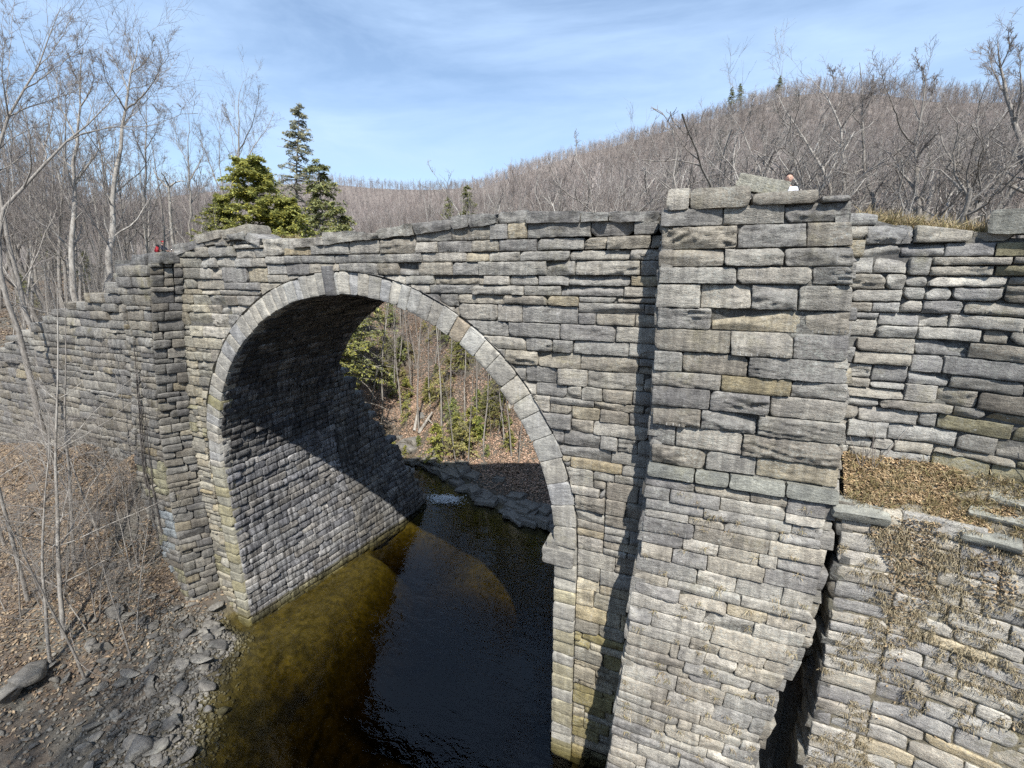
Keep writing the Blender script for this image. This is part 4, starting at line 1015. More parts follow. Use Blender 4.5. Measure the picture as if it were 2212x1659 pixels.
traced_tree('bare_tree', 'wide fan shaped bare tree rising beside the evergreens', GL, [[(1300, 1420), (1310, 1180), (1330, 1050), (1380, 980), (1390, 800), (1375, 650), (1340, 560), (1400, 470)], [(1385, 900), (1450, 780), (1490, 620), (1500, 520)], [(1310, 1150), (1240, 1020), (1190, 880), (1140, 770)], [(1385, 1060), (1480, 900), (1570, 760), (1600, 660)], [(1300, 1120), (1270, 900), (1280, 720), (1250, 640)], [(1390, 800), (1330, 700), (1290, 600)]], 46, .19, LF, seed=8, k2=13)
traced_tree('bare_tree', 'fine twigged bare tree between the broken snag and the evergreens', GL, [[(1090, 1400), (1100, 1200), (1090, 1000), (1080, 850), (1100, 700), (1080, 620)], [(1095, 1050), (1180, 900), (1160, 760)], [(1090, 950), (1020, 840), (1010, 720)], [(1085, 1150), (1150, 1080), (1200, 1000)]], 44, .13, LF, seed=9, k2=13)
GR = 'crooked bare trees beyond the right half of the bridge'
traced_tree('bare_tree', 'crooked bare tree with a thick forked stem right of the person', GR, [[(1140, 930), (1060, 760), (1010, 680), (960, 600), (900, 500), (830, 410), (790, 310)], [(1060, 760), (1110, 690), (1200, 570)], [(1010, 680), (1060, 560), (1080, 440)], [(960, 600), (880, 560), (780, 400)], [(900, 500), (930, 400), (920, 300)]], 25, .17, RF, 'paletwig', 'palebark', seed=10)
traced_tree('leaning_trunk', 'thick lichen pale limb leaning left right behind the person', GR, [[(980, 930), (965, 885), (900, 830), (860, 760), (790, 680), (770, 610)], [(860, 760), (900, 690), (880, 600)]], 22, .16, RF, 'paletwig', 'palebark', seed=11, k2=6)
traced_tree('bare_tree', 'straight pale stemmed bare tree with a wide crown above the crest', GR, [[(1180, 930), (1175, 700), (1165, 560), (1155, 460), (1140, 380), (1060, 310), (980, 250), (960, 200)], [(1140, 380), (1190, 280), (1180, 150)], [(1165, 560), (1220, 470), (1330, 340)], [(1060, 310), (1100, 230), (1090, 150)], [(1170, 620), (1100, 560), (1060, 500)]], 28, .15, RF, 'twig', 'palebark', seed=12, k2=11)
traced_tree('bare_tree', 'dark slanting bare tree bending left and then upright past the buttress edge', GR, [[(1370, 960), (1310, 850), (1280, 740), (1275, 600), (1290, 400), (1270, 260), (1265, 130)], [(1275, 600), (1260, 450), (1210, 400), (1150, 360)], [(1285, 450), (1340, 340), (1350, 200)], [(1290, 720), (1200, 760), (1100, 720)]], 26, .15, RF, 'twig', 'bark', seed=13, k2=11)
traced_tree('bare_tree', 'dark straight bare tree with two tall upright limbs above the wing wall', GR, [[(1620, 1080), (1590, 850), (1590, 700), (1590, 500), (1640, 380), (1660, 300), (1620, 150)], [(1580, 830), (1500, 740), (1450, 640), (1340, 590)], [(1590, 580), (1510, 500), (1475, 380), (1420, 270), (1400, 180)], [(1475, 400), (1500, 250), (1490, 140)], [(1640, 380), (1700, 280), (1710, 200)], [(1590, 650), (1650, 560), (1750, 480)]], 25, .16, RF, 'twig', 'bark', seed=14, k2=12)
traced_tree('bare_tree', 'twin limbed pale bare tree left of the tilted stone block', GR, [[(760, 850), (740, 810), (660, 710), (600, 560), (540, 440), (490, 340)], [(660, 710), (700, 620), (680, 480)], [(735, 800), (770, 680), (850, 560), (870, 450)], [(600, 560), (500, 570), (440, 530)], [(600, 540), (640, 440), (650, 340)]], 27, .15, RF, 'paletwig', 'palebark', seed=15, k2=10)
traced_tree('bare_tree', 'low pale bare tree spreading left behind the buttress cap', GR, [[(270, 900), (240, 850), (180, 800), (100, 750), (20, 700)], [(240, 850), (270, 760), (260, 640)], [(180, 800), (190, 690), (140, 560)]], 27, .12, RF, 'paletwig', 'palebark', seed=16)
traced_tree('bare_tree', 'slim pale bare tree standing directly over the buttress cap', GR, [[(415, 900), (420, 740), (380, 590), (390, 450)], [(420, 740), (460, 620), (470, 500)], [(400, 650), (330, 560), (310, 460)]], 28, .1, RF, 'paletwig', 'palebark', seed=17, k2=10)
traced_tree('bare_tree', 'tallest fine twigged bare tree at the right edge of the picture', GR, [[(2260, 900), (2212, 620), (2150, 480), (2110, 330), (2080, 150), (2060, 0)], [(2212, 720), (2100, 600), (1980, 520)], [(2240, 860), (2080, 800), (1970, 730)], [(2150, 480), (2190, 300), (2180, 60)], [(2110, 330), (2040, 200), (2000, 60)], [(2090, 200), (2140, 80), (2130, -40)]], 26, .19, RF, 'twig', 'bark', seed=18, k2=13)
traced_tree('bare_tree', 'forked bare tree over the low grassy part of the wing wall', GR, [[(1895, 1110), (1890, 900), (1820, 720), (1740, 600), (1720, 480)], [(1890, 900), (1950, 760), (1990, 620), (1960, 480)], [(1840, 760), (1850, 600), (1830, 450)]], 25, .12, RF, 'paletwig', 'bark', seed=19, k2=11)
by_px(462, 300, 60, TALL[2], 'bare_tree', 'smaller bare tree half hidden by the fan shaped one', GL)
by_px(215, 120, 42, TALL[2], 'bare_tree', 'straight bare tree just left of the pale barked trunk', GL)
by_px(60, -20, 36, TALL[3], 'bare_tree', 'slim upright bare tree close to the left edge', GL)
by_px(367, 378, 40, SNAG, 'broken_snag', 'broken dead trunk with an antler shaped top above the seated hiker', GL)
for i in range(80):
    px = rg.uniform(-60, 470); rho = rg.uniform(34, 64)
    top = np.interp(px, [-60, 0, 200, 350, 470], [60, 90, 190, 290, 360])+rg.uniform(0, 200)
    by_px(px, top, rho, (TALL+THIN+THIN+FORK)[int(rg.integers(0, 15))], 'bare_tree', 'slim grey bare tree in the leafless wood beyond the left wing wall', 'leafless wood beyond the left wing wall')
# saplings on the near left bank
GS = 'bare saplings on the near left bank'
for px, py, ptop, pr_, lb_ in ((136, 1379, 600, SAP[1], 'second sapling from the left with a dark trunk rooted among the rocks'), (164, 1239, 520, SAP[0], 'thicker pale sapling rooted in the leaves before the left wing wall'), (283, 1424, 1110, SAP[2], 'short thin stem on the stony bank below the left buttress'),
        (108, 1438, 800, SAP[3], 'leaning sapling with low arching branches at the far left'), (185, 1470, 1000, SAP[2], 'low multi branched sapling among the rocks'), (60, 1300, 560, SAP[3], 'slim sapling at the left edge before the wing wall'), (215, 1160, 800, SAP[1], 'small bushy sapling at the foot of the left wing wall'), (10, 1180, 620, SAP[2], 'leftmost sapling partly cut by the picture edge'), (300, 1230, 960, SAP[0], 'twiggy shrub like sapling beside the left buttress')):
    p = ray_ground(px, py); rho = math.hypot(p[0]-CAM[0], p[1]-CAM[1]); q = at_dist(px-30, ptop, rho); put_tree(pr_, p[0], p[1], max(1.2, q[2]-p[2]), 'sapling', lb_, GS, 'sapling')
for i in range(75):
    px, py = rg.uniform(-10, 330), rg.uniform(1000, 1380)
    p = ray_ground(px, py)
    if p[1] > -.3 or p[2] < -7.3: continue
    put_tree(SAP[int(rg.integers(0, 4))], p[0], p[1], rg.uniform(1.2, 5.2), 'sapling', 'fine twigged brush sapling among the leaves of the left bank', 'brush on the left bank', 'sapling', lean=(rg.normal(0, .2),))
for i in range(110):
    px = rg.uniform(-20, 300); rho = rg.uniform(27, 42); p = at_dist(px, 640, rho)
    if p[1] < 1.4: continue
    put_tree((SAP+THIN)[int(rg.integers(0, 8))], p[0], p[1], rg.uniform(2, 6), 'sapling', 'thin brush sapling on top of the left embankment', 'brush on the left embankment', 'sapling', lean=(R(6)+rg.normal(0, .08),))
# crooked trees behind the right wing wall and the spandrel
for px, top, rho in ((1290, 300, 30), (1330, 285, 34), (1390, 260, 32), (1470, 245, 30), (1545, 235, 29), (1610, 240, 33), (1240, 320, 36), (1180, 355, 38), (1120, 370, 40), (1065, 375, 40), (1010, 410, 42), (2050, 170, 33), (2110, 160, 34), (1860, 210, 36), (1650, 260, 38), (1430, 300, 38), (1510, 290, 40), (2080, 240, 26), (2150, 210, 29), (1950, 250, 36), (2020, 230, 38), (1780, 230, 38), (1090, 395, 34), (1210, 380, 32), (1360, 340, 28)):
    by_px(px, top, rho, (CROOK+FORK[:1]+THIN[:1])[int(rg.integers(0, 7))], 'bare_tree', 'smaller crooked grey bare tree in the row above the bridge parapet', GR)
for i in range(26):
    px = rg.uniform(1450, 2260); rho = rg.uniform(22, 36); top = np.interp(px, [1450, 1700, 2260], [300, 210, 150])+rg.uniform(0, 130)
    by_px(px, top, rho, CROOK[int(rg.integers(0, 5))], 'bare_tree', 'smaller crooked grey bare tree in the row above the bridge parapet', GR)
for i in range(60):
    px = rg.uniform(1050, 2300); rho = rg.uniform(40, 75)
    top = np.interp(px, [950, 1200, 1500, 1800, 2300], [410, 350, 265, 215, 190])+rg.uniform(15, 120)
    by_px(px, top, rho, (THIN+CROOK+TALL[:2])[int(rg.integers(0, 11))], 'bare_tree', 'bare grey tree in the leafless wood at the foot of the hill', 'leafless wood at the foot of the hill')
# far bank seen through the arch
UNDER = []
GA = 'thin trees on the far bank seen through the arch'
for px, py, ptop in ((770, 900, 640), (800, 880, 560), (825, 930, 600), (850, 860, 560), (868, 900, 600), (905, 930, 560), (930, 880, 560), (955, 940, 600), (975, 900, 620), (1000, 960, 640), (1030, 930, 650), (1045, 980, 680), (1075, 940, 700), (1088, 960, 700), (1105, 985, 720), (985, 1005, 780), (1010, 1010, 800), (860, 800, 560), (900, 790, 560), (940, 790, 560), (985, 800, 560), (790, 820, 560), (1060, 860, 660), (890, 850, 600), (1120, 1000, 800), (760, 860, 560)):
    p = ray_ground(px, py, 200, 29); rho = math.hypot(p[0]-CAM[0], p[1]-CAM[1]); q = at_dist(px, ptop, rho); put_tree(THIN[int(rg.integers(0, 4))], p[0], p[1], max(2, (q[2]-p[2])), 'bare_tree', 'thin pale bare tree on the leaf covered far bank under the arch', GA, lean=(rg.normal(0, .13),))
for i in range(100):
    x, y = rg.uniform(-28, 10), rg.uniform(22, 44)
    if H(np.array([x]), np.array([y]))[0] < -3: continue
    put_tree((THIN+TALL[:1])[int(rg.integers(0, 5))], x, y, rg.uniform(7, 11), 'bare_tree', 'bare tree higher up the far bank behind the thin ones', 'wood on the upper far bank')
for (px0, py0), (px1, py1), l_ in (((895, 934), (905, 895), 'short grey log leaning on the boulder of the far bank'), ((905, 938), (935, 905), 'forked pale dead branch lying on the far bank'), ):
    p, q = ray_ground(px0, py0, 200, 26), ray_ground(px1, py1, 200, 26); b = Buf(); P_ = np.linspace(p, q+(0, 0, .5), 7)[None]; P_[0, :, 2] += .12; tubes(b, P_, np.linspace(.16, .09, 7)[None], 6, (1, 1, 1))
    if 'forked' in l_: P2 = np.linspace(P_[0, 4], P_[0, 4]+np.array((.5, -.1, -.35)), 5)[None]; tubes(b, P2, np.linspace(.09, .03, 5)[None], 5, (1, 1, 1))
    tag(link('log', b.mesh('log', True), M['palebark']), l_, 'log')

for i in range(170):
    px, py = rg.uniform(750, 1160), rg.uniform(680, 1000)
    p = ray_ground(px, py, 200, 29)
    if p[1] < 14: continue
    if i % 5 > 1: put_tree(SAP[int(rg.integers(0, 4))], p[0], p[1], rg.uniform(1.6, 4), 'sapling', 'small twiggy sapling on the far bank seen through the arch', 'saplings on the far bank', 'sapling', lean=(rg.normal(0, .15),))
    else: UNDER.append(p)
# hemlocks
def hemlock(seed, Ht, rad_, nb, per, g0=(.12, .16, .055), top_only=0., droop=.25, size=.2):
    g = np.random.default_rng(seed); tb, cb = Buf(), Buf()
    P = grow(g, np.zeros((1, 3)), np.array([[0, 0, 1.]]), np.array([Ht]), 12, .015, .02); r = (Ht*.011*np.linspace(1, .1, 12))[None]; tubes(tb, P, r, 6, (1, 1, 1))
    tt = g.uniform(.05, 1., nb)**.85; az = g.uniform(0, 6.28, nb); f = tt*11; i = np.minimum(f.astype(int), 10); st = P[0, i]+(P[0, i+1]-P[0, i])*(f-i)[:, None]
    prof_ = np.clip((1-tt)*1.15+.05, 0, 1)**.75*np.where(tt < .15, .75, 1)
    Ln = rad_*prof_*g.uniform(.55, 1.15, nb); Q = grow(g, st, np.stack([np.cos(az), np.sin(az), g.uniform(-.1, .45, nb)], 1), np.maximum(Ln, .15), 6, .1, -droop*.3)
    tubes(tb, Q, np.linspace(.028, .006, 6)[None].repeat(nb, 0)*Ht/10, 4, (1, 1, 1))
    keep = tt > top_only*g.uniform(.3, 1.2, nb); Q, tt, Ln = Q[keep], tt[keep], Ln[keep]
    nq = len(Q)*per; bi = np.repeat(np.arange(len(Q)), per); u = g.uniform(.2, 1.02, nq)*5; i = np.clip(u.astype(int), 0, 4); fr = (u-i)[:, None]
    c = Q[bi, i]*(1-fr)+Q[bi, i+1]*fr; d = norm(Q[bi, i+1]-Q[bi, i]); sidev = norm(np.cross(d, np.array((0, 0, 1.))))
    s = g.choice([-1, 1], nq)[:, None]; dr = norm(d*g.uniform(.1, .9, nq)[:, None]+sidev*s*g.uniform(.2, 1, nq)[:, None]+g.normal(0, .22, (nq, 3))); ln = (g.uniform(.5, 1.3, nq)*size)[:, None]
    wv = norm(np.cross(dr, norm(np.array((0, 0, 1.))+g.normal(0, .4, (nq, 3)))))*ln*.23
    c = c+g.normal(0, .035, (nq, 3))
    V = np.stack([c-wv*.4, c+dr*ln*.55-wv, c+dr*ln+np.array((0, 0, -1.))*ln*.2, c+dr*ln*.55+wv], 1)
    tint = np.array(g0)*g.uniform(.6, 1.45, (nq, 1))*np.where(g.random((nq, 1)) < .2, np.array((1.35, 1.2, .8)), 1)
    cb.add(V.reshape(-1, 3), np.arange(nq*4).reshape(-1, 4), np.repeat(tint, 4, 0))
    a, c = tb.mesh('trunk', True), cb.mesh('crown'); a.materials.append(M['bark']); c.materials.append(M['needle']); return a, c, Ht
HEM = [hemlock(1, 10, 2.2, 240, 62, (.33, .35, .29), .8, size=.12), hemlock(2, 8, 3.2, 360, 150, (.34, .36, .135), size=.125, droop=.1), hemlock(3, 8, 2.2, 180, 85, (.26, .285, .15), .45, size=.12), hemlock(4, 3, 1.5, 90, 80, (.26, .32, .10), size=.12)]
FB = [hemlock(21, 3, 1.5, 70, 50, (.34, .36, .13), size=.15), hemlock(22, 3, 1.2, 60, 40, (.28, .33, .14), size=.15), hemlock(23, 3, 1.8, 60, 45, (.38, .37, .18), size=.15)]
GH = 'evergreens behind the left half of the bridge'
by_px(628, 270, 46, HEM[0], 'hemlock_tree', 'tall sparse grey green evergreen with a thin pointed top', GH, 'evergreen tree')
by_px(558, 365, 37, HEM[1], 'hemlock_tree', 'bushy bright green evergreen before the tall sparse one', GH, 'evergreen tree')
by_px(682, 352, 44, HEM[2], 'hemlock_tree', 'dark green evergreen on the right of the three tall ones', GH, 'evergreen tree')
by_px(700, 420, 40, HEM[2], 'hemlock_tree', 'thin small evergreen at the right foot of the dark green one', GH, 'evergreen tree')
by_px(488, 462, 38, HEM[1], 'hemlock_tree', 'low bright green evergreen bush left of the bushy one', GH, 'evergreen tree')
by_px(600, 440, 36, HEM[1], 'hemlock_tree', 'yellowish green evergreen low in front of the tall ones', GH, 'evergreen tree')
by_px(1012, 398, 62, HEM[2], 'hemlock_tree', 'narrow dark evergreen alone on the hillside, right one of two', 'lone evergreens on the hillside', 'evergreen tree')
by_px(963, 422, 62, HEM[2], 'hemlock_tree', 'small yellowish evergreen on the hillside, left one of two', 'lone evergreens on the hillside', 'evergreen tree')
for px, top, l_ in ((1585, 186, 'shortest dark evergreen on the crest of the hill'), (1603, 178, 'pointed dark evergreen on the crest beside the shortest one'), (1689, 160, 'dark evergreen standing alone on the highest crest')):
    by_px(px, top, 292, HEM[2], 'hemlock_tree', l_, 'evergreens on the hill crest', 'evergreen tree')
for px, py, ht, k, l_ in ((1040, 945, 1.8, 3, 'bright green evergreen shrub low on the far bank under the arch'), (1060, 900, 2.6, 1, 'green evergreen shrub above the bright one on the far bank'), (925, 870, 2.4, 1, 'green evergreen shrub beside the grey boulder of the far bank'), (1000, 800, 4.2, 1, 'evergreen sapling in the middle of the far bank'), (1070, 830, 4., 2, 'darker evergreen sapling close to the arch ring'), (850, 800, 3.6, 2, 'evergreen sapling on the left of the far bank'), (810, 840, 2.8, 2, 'small evergreen at the left edge of the arch opening'), (960, 740, 4.5, 2, 'tall evergreen sapling high in the arch opening'), (905, 960, .9, 3, 'tiny yellowish green shrub above the bedrock'), (1020, 760, 4., 1, 'evergreen behind the middle sapling')):
    p = ray_ground(px, py, 200, 29); put_tree(HEM[k], p[0], p[1], ht, 'hemlock_shrub', l_, 'evergreen shrubs on the far bank', 'evergreen shrub')
for p in UNDER: put_tree(FB[int(rg.integers(0, 3))], p[0], p[1], rg.uniform(.9, 3.2), 'hemlock_shrub', 'green evergreen shrub scattered on the far bank under the arch', 'scattered evergreen shrubs on the far bank', 'evergreen shrub')
for px, rho in ((60, 48), (190, 50), (120, 58)): 
    p = at_dist(px, 600, rho); put_tree(HEM[2], p[0], p[1], 4.2, 'hemlock_tree', 'dim green evergreen among the bare trunks of the left wood', 'evergreens in the left wood', 'evergreen tree')

# the wooded hills: far too many trees to count
def hill_tpl(seed):
    g = np.random.default_rng(seed); b = Buf()
    P = grow(g, np.zeros((1, 3)), np.array([[0, 0, 1.]]), np.array([.9]), 4, .05, 0); r = (.009*np.linspace(1, .3, 4))[None]; tubes(b, P, r, 3, (1, 1, 1))
    P1, r1 = spawn(g, P, r, 11, .3, (20, 52), .42, 3, .12, .3, .5, .0034, rel=.4); tubes(b, P1, r1, 3, (.95, .93, .92))
    P2, r2 = spawn(g, P1, r1, 5, .15, (20, 60), .6, 2, .1, .25, .6, .0024); tubes(b, P2, r2, 3, (.85, .8, .8))
    return np.concatenate(b.v), np.concatenate(b.q), np.concatenate(b.c)
TPL = [hill_tpl(300+i) for i in range(5)]
def forest(name, label, N_, azr, rr_, hr, seed, cols):
    g = np.random.default_rng(seed); az = g.uniform(*azr, N_); rho = np.sqrt(g.uniform(rr_[0]**2, rr_[1]**2, N_))
    x = CAM[0]+rho*np.sin(np.radians(az)); y = CAM[1]+rho*np.cos(np.radians(az)); z = H(x, y); b = Buf()
    dens = fbm(x*.012, y*.012, 4., 3)
    for k in range(5):
        s = np.arange(k, N_, 5); v, q, c = TPL[k]; a = g.uniform(0, 6.28, len(s)); h = g.uniform(*hr, len(s))*np.interp(rho[s], [60, 300, 660], [1.05, .72, .72]); ca, sa = np.cos(a)[:, None], np.sin(a)[:, None]
        V = np.stack([v[:, 0]*ca-v[:, 1]*sa, v[:, 0]*sa+v[:, 1]*ca, np.repeat(v[None, :, 2], len(s), 0)], -1)*h[:, None, None]*np.array((1, 1, 1.))
        V = V+np.stack([x[s], y[s], z[s]-.3], 1)[:, None]
        tint = np.array(cols)[g.integers(0, len(cols), len(s))]*g.uniform(.7, 1.3, (len(s), 1)); tint = tint*(1.02+.5*np.clip(dens[s], -1, 1))[:, None]
        C_ = c[None]*tint[:, None]
        Q = q[None]+(np.arange(len(s))*len(v))[:, None, None]
        b.add(V.reshape(-1, 3), Q.reshape(-1, 4), C_.reshape(-1, 3))
    o = link(name, b.mesh(name), M['hill_trees']); return tag(o, label, 'forest', kind='stuff')
HC = [(.29, .262, .24), (.32, .288, .262), (.255, .23, .212), (.35, .318, .29), (.44, .415, .385), (.22, .20, .185)]
forest('forest', 'leafless mauve grey forest covering the right hill', 13000, (-23, 34), (62, 312), (7, 11), 71, HC)
forest('forest', 'leafless forest on the slope left of the right hill', 2600, (-50, -23), (150, 312), (7, 10), 74, HC)
forest('forest', 'leafless forest on the far ridge across the valley', 9000, (-78, -20), (300, 660), (11, 16), 72, [(.29, .258, .242), (.33, .288, .268), (.26, .235, .22)])
forest('forest', 'leafless forest on the left valley floor', 1500, (-80, -50), (66, 300), (8, 12), 73, HC)

# ------------------------------------------------------------------ leaves and grass
def leaves(name, label, X_, Y_, Z_, cols, seed, size=(.05, .10), lift=.02):
    g = np.random.default_rng(seed); n_ = len(X_); a = g.uniform(0, 6.28, n_); s = g.uniform(*size, n_)[:, None]
    d = norm(np.stack([np.cos(a), np.sin(a), g.normal(0, .35, n_)], 1)); e = norm(np.cross(d, norm(np.stack([g.normal(0, .4, n_), g.normal(0, .4, n_), np.ones(n_)], 1))))
    c = np.stack([X_, Y_, Z_+lift+g.uniform(0, .04, n_)], 1)
    V = np.stack([c-d*s, c-e*s*.5, c+d*s, c+e*s*.5], 1); tint = np.array(cols)[g.integers(0, len(cols), n_)]*g.uniform(.65, 1.25, (n_, 1))
    b = Buf(); b.add(V.reshape(-1, 3), np.arange(n_*4).reshape(-1, 4), np.repeat(tint, 4, 0)); o = link(name, b.mesh(name), M['leaf']); return tag(o, label, 'leaf litter', kind='stuff')
LC = [(.24, .175, .115), (.29, .22, .145), (.18, .125, .085), (.33, .26, .18), (.22, .165, .12)]
g = np.random.default_rng(3); x = g.uniform(-32, -7, 90000); y = -np.abs(g.normal(0, 5, 90000)); z = H(x, y); k = (z > -6.5+g.normal(0, .7, len(z))) & (y > -11) & (fbm(x*.7, y*.7, 2., 3) > -.5)
leaves('leaf_litter', 'brown fallen leaves covering the left bank', x[k], y[k], z[k], LC, 4, (.05, .09))
x = g.uniform(-26, 9, 260000); y = 11+34*g.uniform(0, 1, 260000)**1.4; z = H(x, y); k = (z > -7.3+g.normal(0, .25, len(z))) & (fbm(x*.6, y*.6, 8., 3) > -.38)
leaves('leaf_litter', 'pinkish brown fallen leaves covering the far bank', x[k], y[k], z[k], [(.48, .32, .235), (.42, .29, .2), (.54, .39, .30), (.34, .24, .165)], 5, (.05, .10))
x = g.uniform(-42, -9, 60000); y = g.uniform(1., 22, 60000); z = H(x, y)
leaves('leaf_litter', 'tan fallen leaves on top of the left embankment', x, y, z, LC, 6, (.06, .1))
u = g.uniform(.05, 6, 14000); kk = g.uniform(0, 1.0, 14000); k = (kk > .25+.35*fbm(u*1.3, kk*3, 3., 2)) | (np.abs(u-1.3-.6*(1-kk)) < .42); k = k & ((u < 2.0+.5*fbm(kk*4, u*0, 2., 2)) | (fbm(u*1.6, kk*4, 7., 3) > .18)); P = ledge(u[k], kk[k][:, None]); 
leaves('leaf_litter', 'tan leaves lying on the ledge under the right wing wall', P[:, 0], P[:, 1], P[:, 2], [(.42, .30, .17), (.46, .34, .2), (.34, .24, .14), (.5, .38, .24)], 7, (.025, .05), .03)
n_ = 8000; u = g.uniform(.1, 5.5, n_); v = 2.05-np.abs(g.normal(0, 1.5, n_)); k = (np.abs(u-1.15-.25*fbm(v*1.2, v*0, 4., 2)) < .55*np.exp((v-2.05)*.45)+.05) | (fbm(u*1.3, v*.9, 12., 3) > .3); P = apmap(u[k], np.minimum(v[k], 2.04), np.abs(g.normal(.03, .02, k.sum())))
leaves('leaf_litter', 'brown leaves and dirt spilling down the face of the lower retaining wall', P[:, 0], P[:, 1], P[:, 2], [(.33, .25, .15), (.38, .29, .18), (.26, .19, .12), (.22, .17, .11)], 17, (.02, .045), .0)
def tufts(name, label, base, nrm, blades, ln, cols, seed, droop=.6):
    g = np.random.default_rng(seed); n_ = len(base)*blades; bi = np.repeat(np.arange(len(base)), blades); c = base[bi]+g.normal(0, .05, (n_, 3))*np.array((1, .25, .6))
    d = norm(nrm[bi]+g.normal(0, .65, (n_, 3))); L_ = g.uniform(.4, 1.2, n_)[:, None]*ln; mid = c+d*L_*.55; tip = mid+norm(d+np.array((0, 0, -droop))*g.uniform(.5, 2., (n_, 1)))*L_*.5
    w = norm(np.cross(d, g.normal(0, 1, (n_, 3))))*.0055
    V = np.stack([c-w, c+w, mid+w*.8, mid-w*.8, tip], 1); tint = np.array(cols)[g.integers(0, len(cols), n_)]*g.uniform(.7, 1.25, (n_, 1))
    i = np.arange(n_)*5; b = Buf(); b.add(V.reshape(-1, 3), np.stack([i, i+1, i+2, i+3], 1), np.repeat(tint, 5, 0), tri=np.stack([i+3, i+2, i+4], 1)); o = link(name, b.mesh(name), M['leaf']); return tag(o, label, 'dry grass', kind='stuff')
GC = [(.34, .27, .15), (.40, .33, .2), (.28, .21, .12), (.25, .22, .1)]
GW = [(.30, .25, .16), (.34, .29, .19), (.24, .19, .12), (.27, .23, .15)]
n_ = 2600; u = g.uniform(.05, 5.5, n_); v = g.uniform(-8, 2.05, n_); v = np.where(g.random(n_) < .35, np.round(v/.36)*.36+g.normal(0, .05, n_), v); k = fbm(u*1.2, v*.8, 6., 4) > .12-.25*sstep(-.5, 2, v)
base = apmap(u[k], np.minimum(v[k], 2.04), np.full(k.sum(), .02)); tufts('dry_grass', 'tufts of dead grass hanging from the joints of the lower retaining wall', base, np.tile(np.array((-.1, -.55, -.1)), (len(base), 1)), 24, .12, GW, 8, 2.2)
u = g.uniform(.1, 5.5, 420); kk = g.uniform(0, 1, (420, 1)); base = ledge(u, kk)+np.array((0, 0, .03)); tufts('dry_grass', 'dead grass growing on the leafy ledge', base, np.tile(np.array((0, -.2, 1)), (420, 1)), 16, .22, GC, 9, .5)
u = g.uniform(0, 3.6, 130); v = g.uniform(-8, 2.1, 130); base = pmap(u, v, np.full(130, .03)); tufts('dry_grass', 'small dead grass tufts in the joints of the right buttress foot', base, np.tile(np.array((-.1, -1, .3)), (130, 1)), 14, .13, GC, 10, 1.)
x = g.uniform(13.3, 15.4, 160); base = np.stack([x, g.uniform(.1, 1.4, 160), prof(x)-.12+g.uniform(0, .1, 160)], 1); tufts('dry_grass', 'tan grass along the top of the right wing wall', base, np.tile(np.array((0, -.2, 1)), (160, 1)), 24, .34, GC, 11, .4)
x = g.uniform(-7, 9, 260); base = np.stack([x, g.uniform(.6, 2.4, 260), prof(x)-.25+g.uniform(-.05, .05, 260)], 1); tufts('dry_grass', 'tan grass growing behind the parapet of the bridge', base, np.tile(np.array((0, 0, 1)), (260, 1)), 18, .3, GC, 12, .4)
# a climbing vine on the left buttress
b = Buf(); gv = np.random.default_rng(9)
for u0, z0, z1 in ((.9, -6.3, 3.0), (1.25, -4., 1.4), (.75, -2., 4.2)):
    zz = np.linspace(z0, z1, 40); uu = u0+.18*fbm(zz*.8, zz*0, 3.+u0, 3); tubes(b, lmap(uu, zz, np.full(40, .09))[None], np.linspace(.035, .012, 40)[None], 5, (1, 1, 1))
tag(link('climbing_vine', b.mesh('climbing_vine', True), M['darkbark']), 'dark leafless vine climbing the front of the left buttress', 'vine')
# dry stems in front of the right wing wall
gs = np.random.default_rng(2)
for i, (px, py) in enumerate(((1850, 1000), (2095, 1000), (2150, 1010), (2180, 1000), (1870, 1125))):
    p = ledge([max(.1, (px-1815)/95.)], .75)[0]; b = Buf(); P_ = grow(gs, np.array([p]*3), gs.normal(0, .25, (3, 3))+np.array((.1, -.1, 1)), gs.uniform(.5, 1.15, 3), 8, .06, .03); tubes(b, P_, np.linspace(.009, .004, 8)[None].repeat(3, 0), 4, (1, 1, 1))
    tag(link('dry_stem', b.mesh('dry_stem', True), M['twig']), ['dry weed stems beside the right edge of the buttress', 'dry weed stems in the middle of the wing wall foot', 'taller dry weed stems near the bend of the wing wall', 'rightmost dry weed stems on the leafy ledge', 'dry weed stems low at the front of the ledge'][i], 'weed', 'dry weeds on the ledge')

# ------------------------------------------------------------------ people
def skin_mat(n_, c): 
    t = NT(n_); t.bsdf(c, .6); return t.m
M['skin'] = skin_mat('skin', (.55, .34, .26)); M['hair'] = skin_mat('dark_hair', (.02, .015, .012)); M['white_cloth'] = simple('pale_grey_cloth', (.52, .53, .58), (.68, .69, .74), 14, .9, .3)
M['navy'] = simple('dark_blue_cloth', (.05, .055, .085), (.12, .125, .16), 12, .9, .3); M['trouser'] = simple('grey_green_cloth', (.10, .12, .11), (.2, .23, .21), 12, .9, .3)
M['red'] = simple('red_cloth', (.40, .02, .03), (.6, .04, .06), 10, .7, .2); M['black'] = simple('black_cloth', (.012, .012, .014), (.03, .03, .035), 10, .8, .2); M['eye'] = skin_mat('eye_dark', (.03, .025, .02)); M['boot'] = simple('brown_boot', (.06, .045, .03), (.12, .09, .06), 10, .8, .2)
def skinned(name, verts, edges, radii, mat, parent, sub=2, root=0):
    me = bpy.data.meshes.new(name); me.from_pydata(verts, edges, []); me.update(); o = bpy.data.objects.new(name, me); COL.objects.link(o); o.parent = parent; me.materials.append(mat)
    m = o.modifiers.new('skin', 'SKIN'); m.use_smooth_shade = True
    for i, r_ in enumerate(radii):
        sv = me.skin_vertices[0].data[i]; sv.radius = r_ if isinstance(r_, tuple) else (r_, r_); sv.use_root = (i == root)
    s_ = o.modifiers.new('sub', 'SUBSURF'); s_.levels = sub; s_.render_levels = sub; return o
